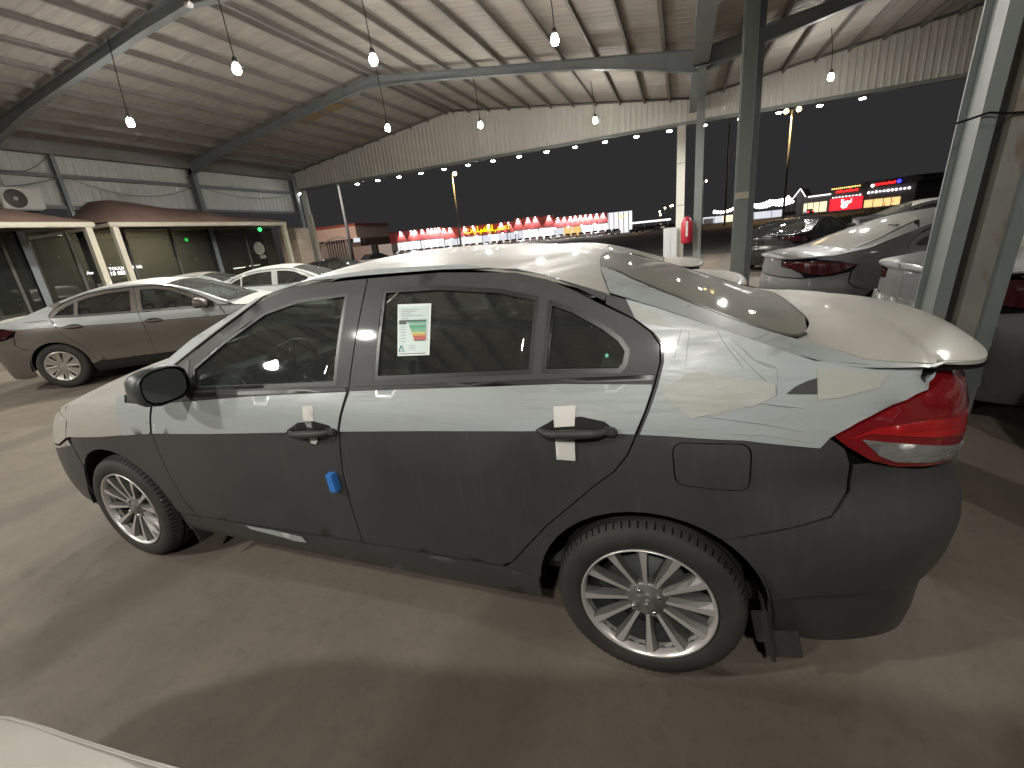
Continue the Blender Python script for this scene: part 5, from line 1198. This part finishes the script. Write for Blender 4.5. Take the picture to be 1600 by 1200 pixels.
for r_ in range(4):
    x0, y0, x1, y1 = 10.6+r_*.5, 150+r_*9, 31.5+r_*1.6, 156+r_*11; pts = []
    for k in range(25):
        u = k/24; z = 3.4+.75*r_*u-.5*abs(math.sin(math.pi*u*4))+.5*u; p = (x0+(x1-x0)*u, y0+(y1-y0)*u, z); pts.append(p)
        obj('bulb', wme, wb, fst, loc=p)
    bm = BM(); tube(bm, pts, .025, 3); obj('wire', bm, frame_m, fst)
for k in range(5):
    bm = BM(); tube(bm, [(10.6+k*5.2, 150.5+k*1.4, 0), (10.6+k*5.2, 150.5+k*1.4, 4.2)], .07, 5); obj('pole', bm, frame_m, fst)
yard = thing('yard_wall', 'pale yard wall glowing in place of lamplight under the strings of bulbs', 'wall', (12, 172, 0)); obj('wall', bx(-4, 20, 0, .4, 0, 2.1), lit_w[3], yard)  # yard wall and two booths glow themselves, in place of lamplight
for k in range(4): obj('booth', bx(-3.5+k*6, -.5+k*6, -2.5, -.2, 0, 1.6+.4*(k % 2)), [wall_m, warm, wall_m, lit_w[3]][k], yard)
tlc = thing('parked_car', 'dark car with glowing red tail lamps before the mall', 'car', (34.5, 150, 0), math.pi/2)
obj('body', bodies[2], mcols[2], tlc); obj('cabin', cab_me, mcols[2], tlc); mini_wheels(tlc)
for y in (-.6, .6): obj('tail_light', bx(-2.24, -2.18, y-.2, y+.2, .7, .85), emit_mat('lit_tail', (1,.02,.02), 10), tlc)

# dark shrubs beyond the right-hand cars
leaf = dirty('dark_leaves', (.030,.042,.020), (.055,.065,.032), 3, .7)
def shrub(x, y, w_, h, label, seed):
    rr = random.Random(seed); t = thing('shrub', label, 'shrub', (x, y, 0), 0, 'dark shrubs beyond the cars'); bm = BM()
    tube(bm, [(0,0,0), (.05,.03,h*.4), (.1,0,h*.7)], [.07,.05,.02], 6); obj('stem', bm, MT['gap'], t); bm = BM()
    cl = [(rr.gauss(0,w_*.28), rr.gauss(0,w_*.25), h*(.35+.45*rr.random())) for _ in range(16)]
    for _ in range(1500):
        c = rr.choice(cl); p = Vector((c[0]+rr.gauss(0,w_*.11), c[1]+rr.gauss(0,w_*.11), max(.1, c[2]+rr.gauss(0,h*.10)))); s = .06+.06*rr.random()
        a = Vector((rr.gauss(0,1), rr.gauss(0,1), rr.gauss(0,1))).normalized(); b = a.orthogonal().normalized()
        bm.faces.new([bm.verts.new(p+a*s), bm.verts.new(p+b*s*.45), bm.verts.new(p-a*s), bm.verts.new(p-b*s*.45)])
    obj('foliage', bm, leaf, t, kind='stuff')
for k, (x, y, w_, h) in enumerate(((9.6, 27, 3.0, 1.05), (11.6, 28, 3.2, 1.2), (7.6, 28.5, 2.4, .95), (13.8, 29, 3, 1.35))): shrub(x, y, w_, h, ['dark bushy shrub just left of the grey saloon roof', 'dark bushy shrub above the grey saloon roof', 'lowest dark shrub right of the black saloon', 'tallest dark shrub, farthest right beyond the cars'][k], k+3)
dup(blk, (8.6, 11.5, 0), math.pi+math.radians(6), 'dark glossy saloon with only its roof visible above the grey saloons')
dup(drk, (9.2, 16.6, 0), math.pi, 'dark saloon farthest back among the cars on the right')

# scraps on the floor
for k, (x, y, s) in enumerate(((2.33, -1.02, .018), (2.47, -1.07, .016), (2.26, -1.33, .013), (-3.35, -.92, .03), (-5.95, 1.55, .02))):
    bm = BM(); q = [(math.cos(a)*s*(.6+.5*rnd.random()), math.sin(a)*s*.6, .001+.004*rnd.random()) for a in np.linspace(0, 2*math.pi, 7)[:-1]]
    f = bm.faces.new([bm.verts.new(p) for p in q]); r = bmesh.ops.extrude_face_region(bm, geom=[f]); bmesh.ops.translate(bm, vec=(0,0,.002), verts=[v for v in r['geom'] if isinstance(v, bmesh.types.BMVert)])
    tag(obj('paper_scrap', bm, MT['tape'], None, loc=(x, y, .002)), ['white paper scrap farther from the rear bumper, of the pair right of it', 'white paper scrap at the right edge of the floor', 'white paper scrap lowest on the floor at right', 'white scrap on the floor left of the front wheel', 'white scrap on the floor beside the brown grey car wheel'][k], 'litter', 'paper scraps on the floor')
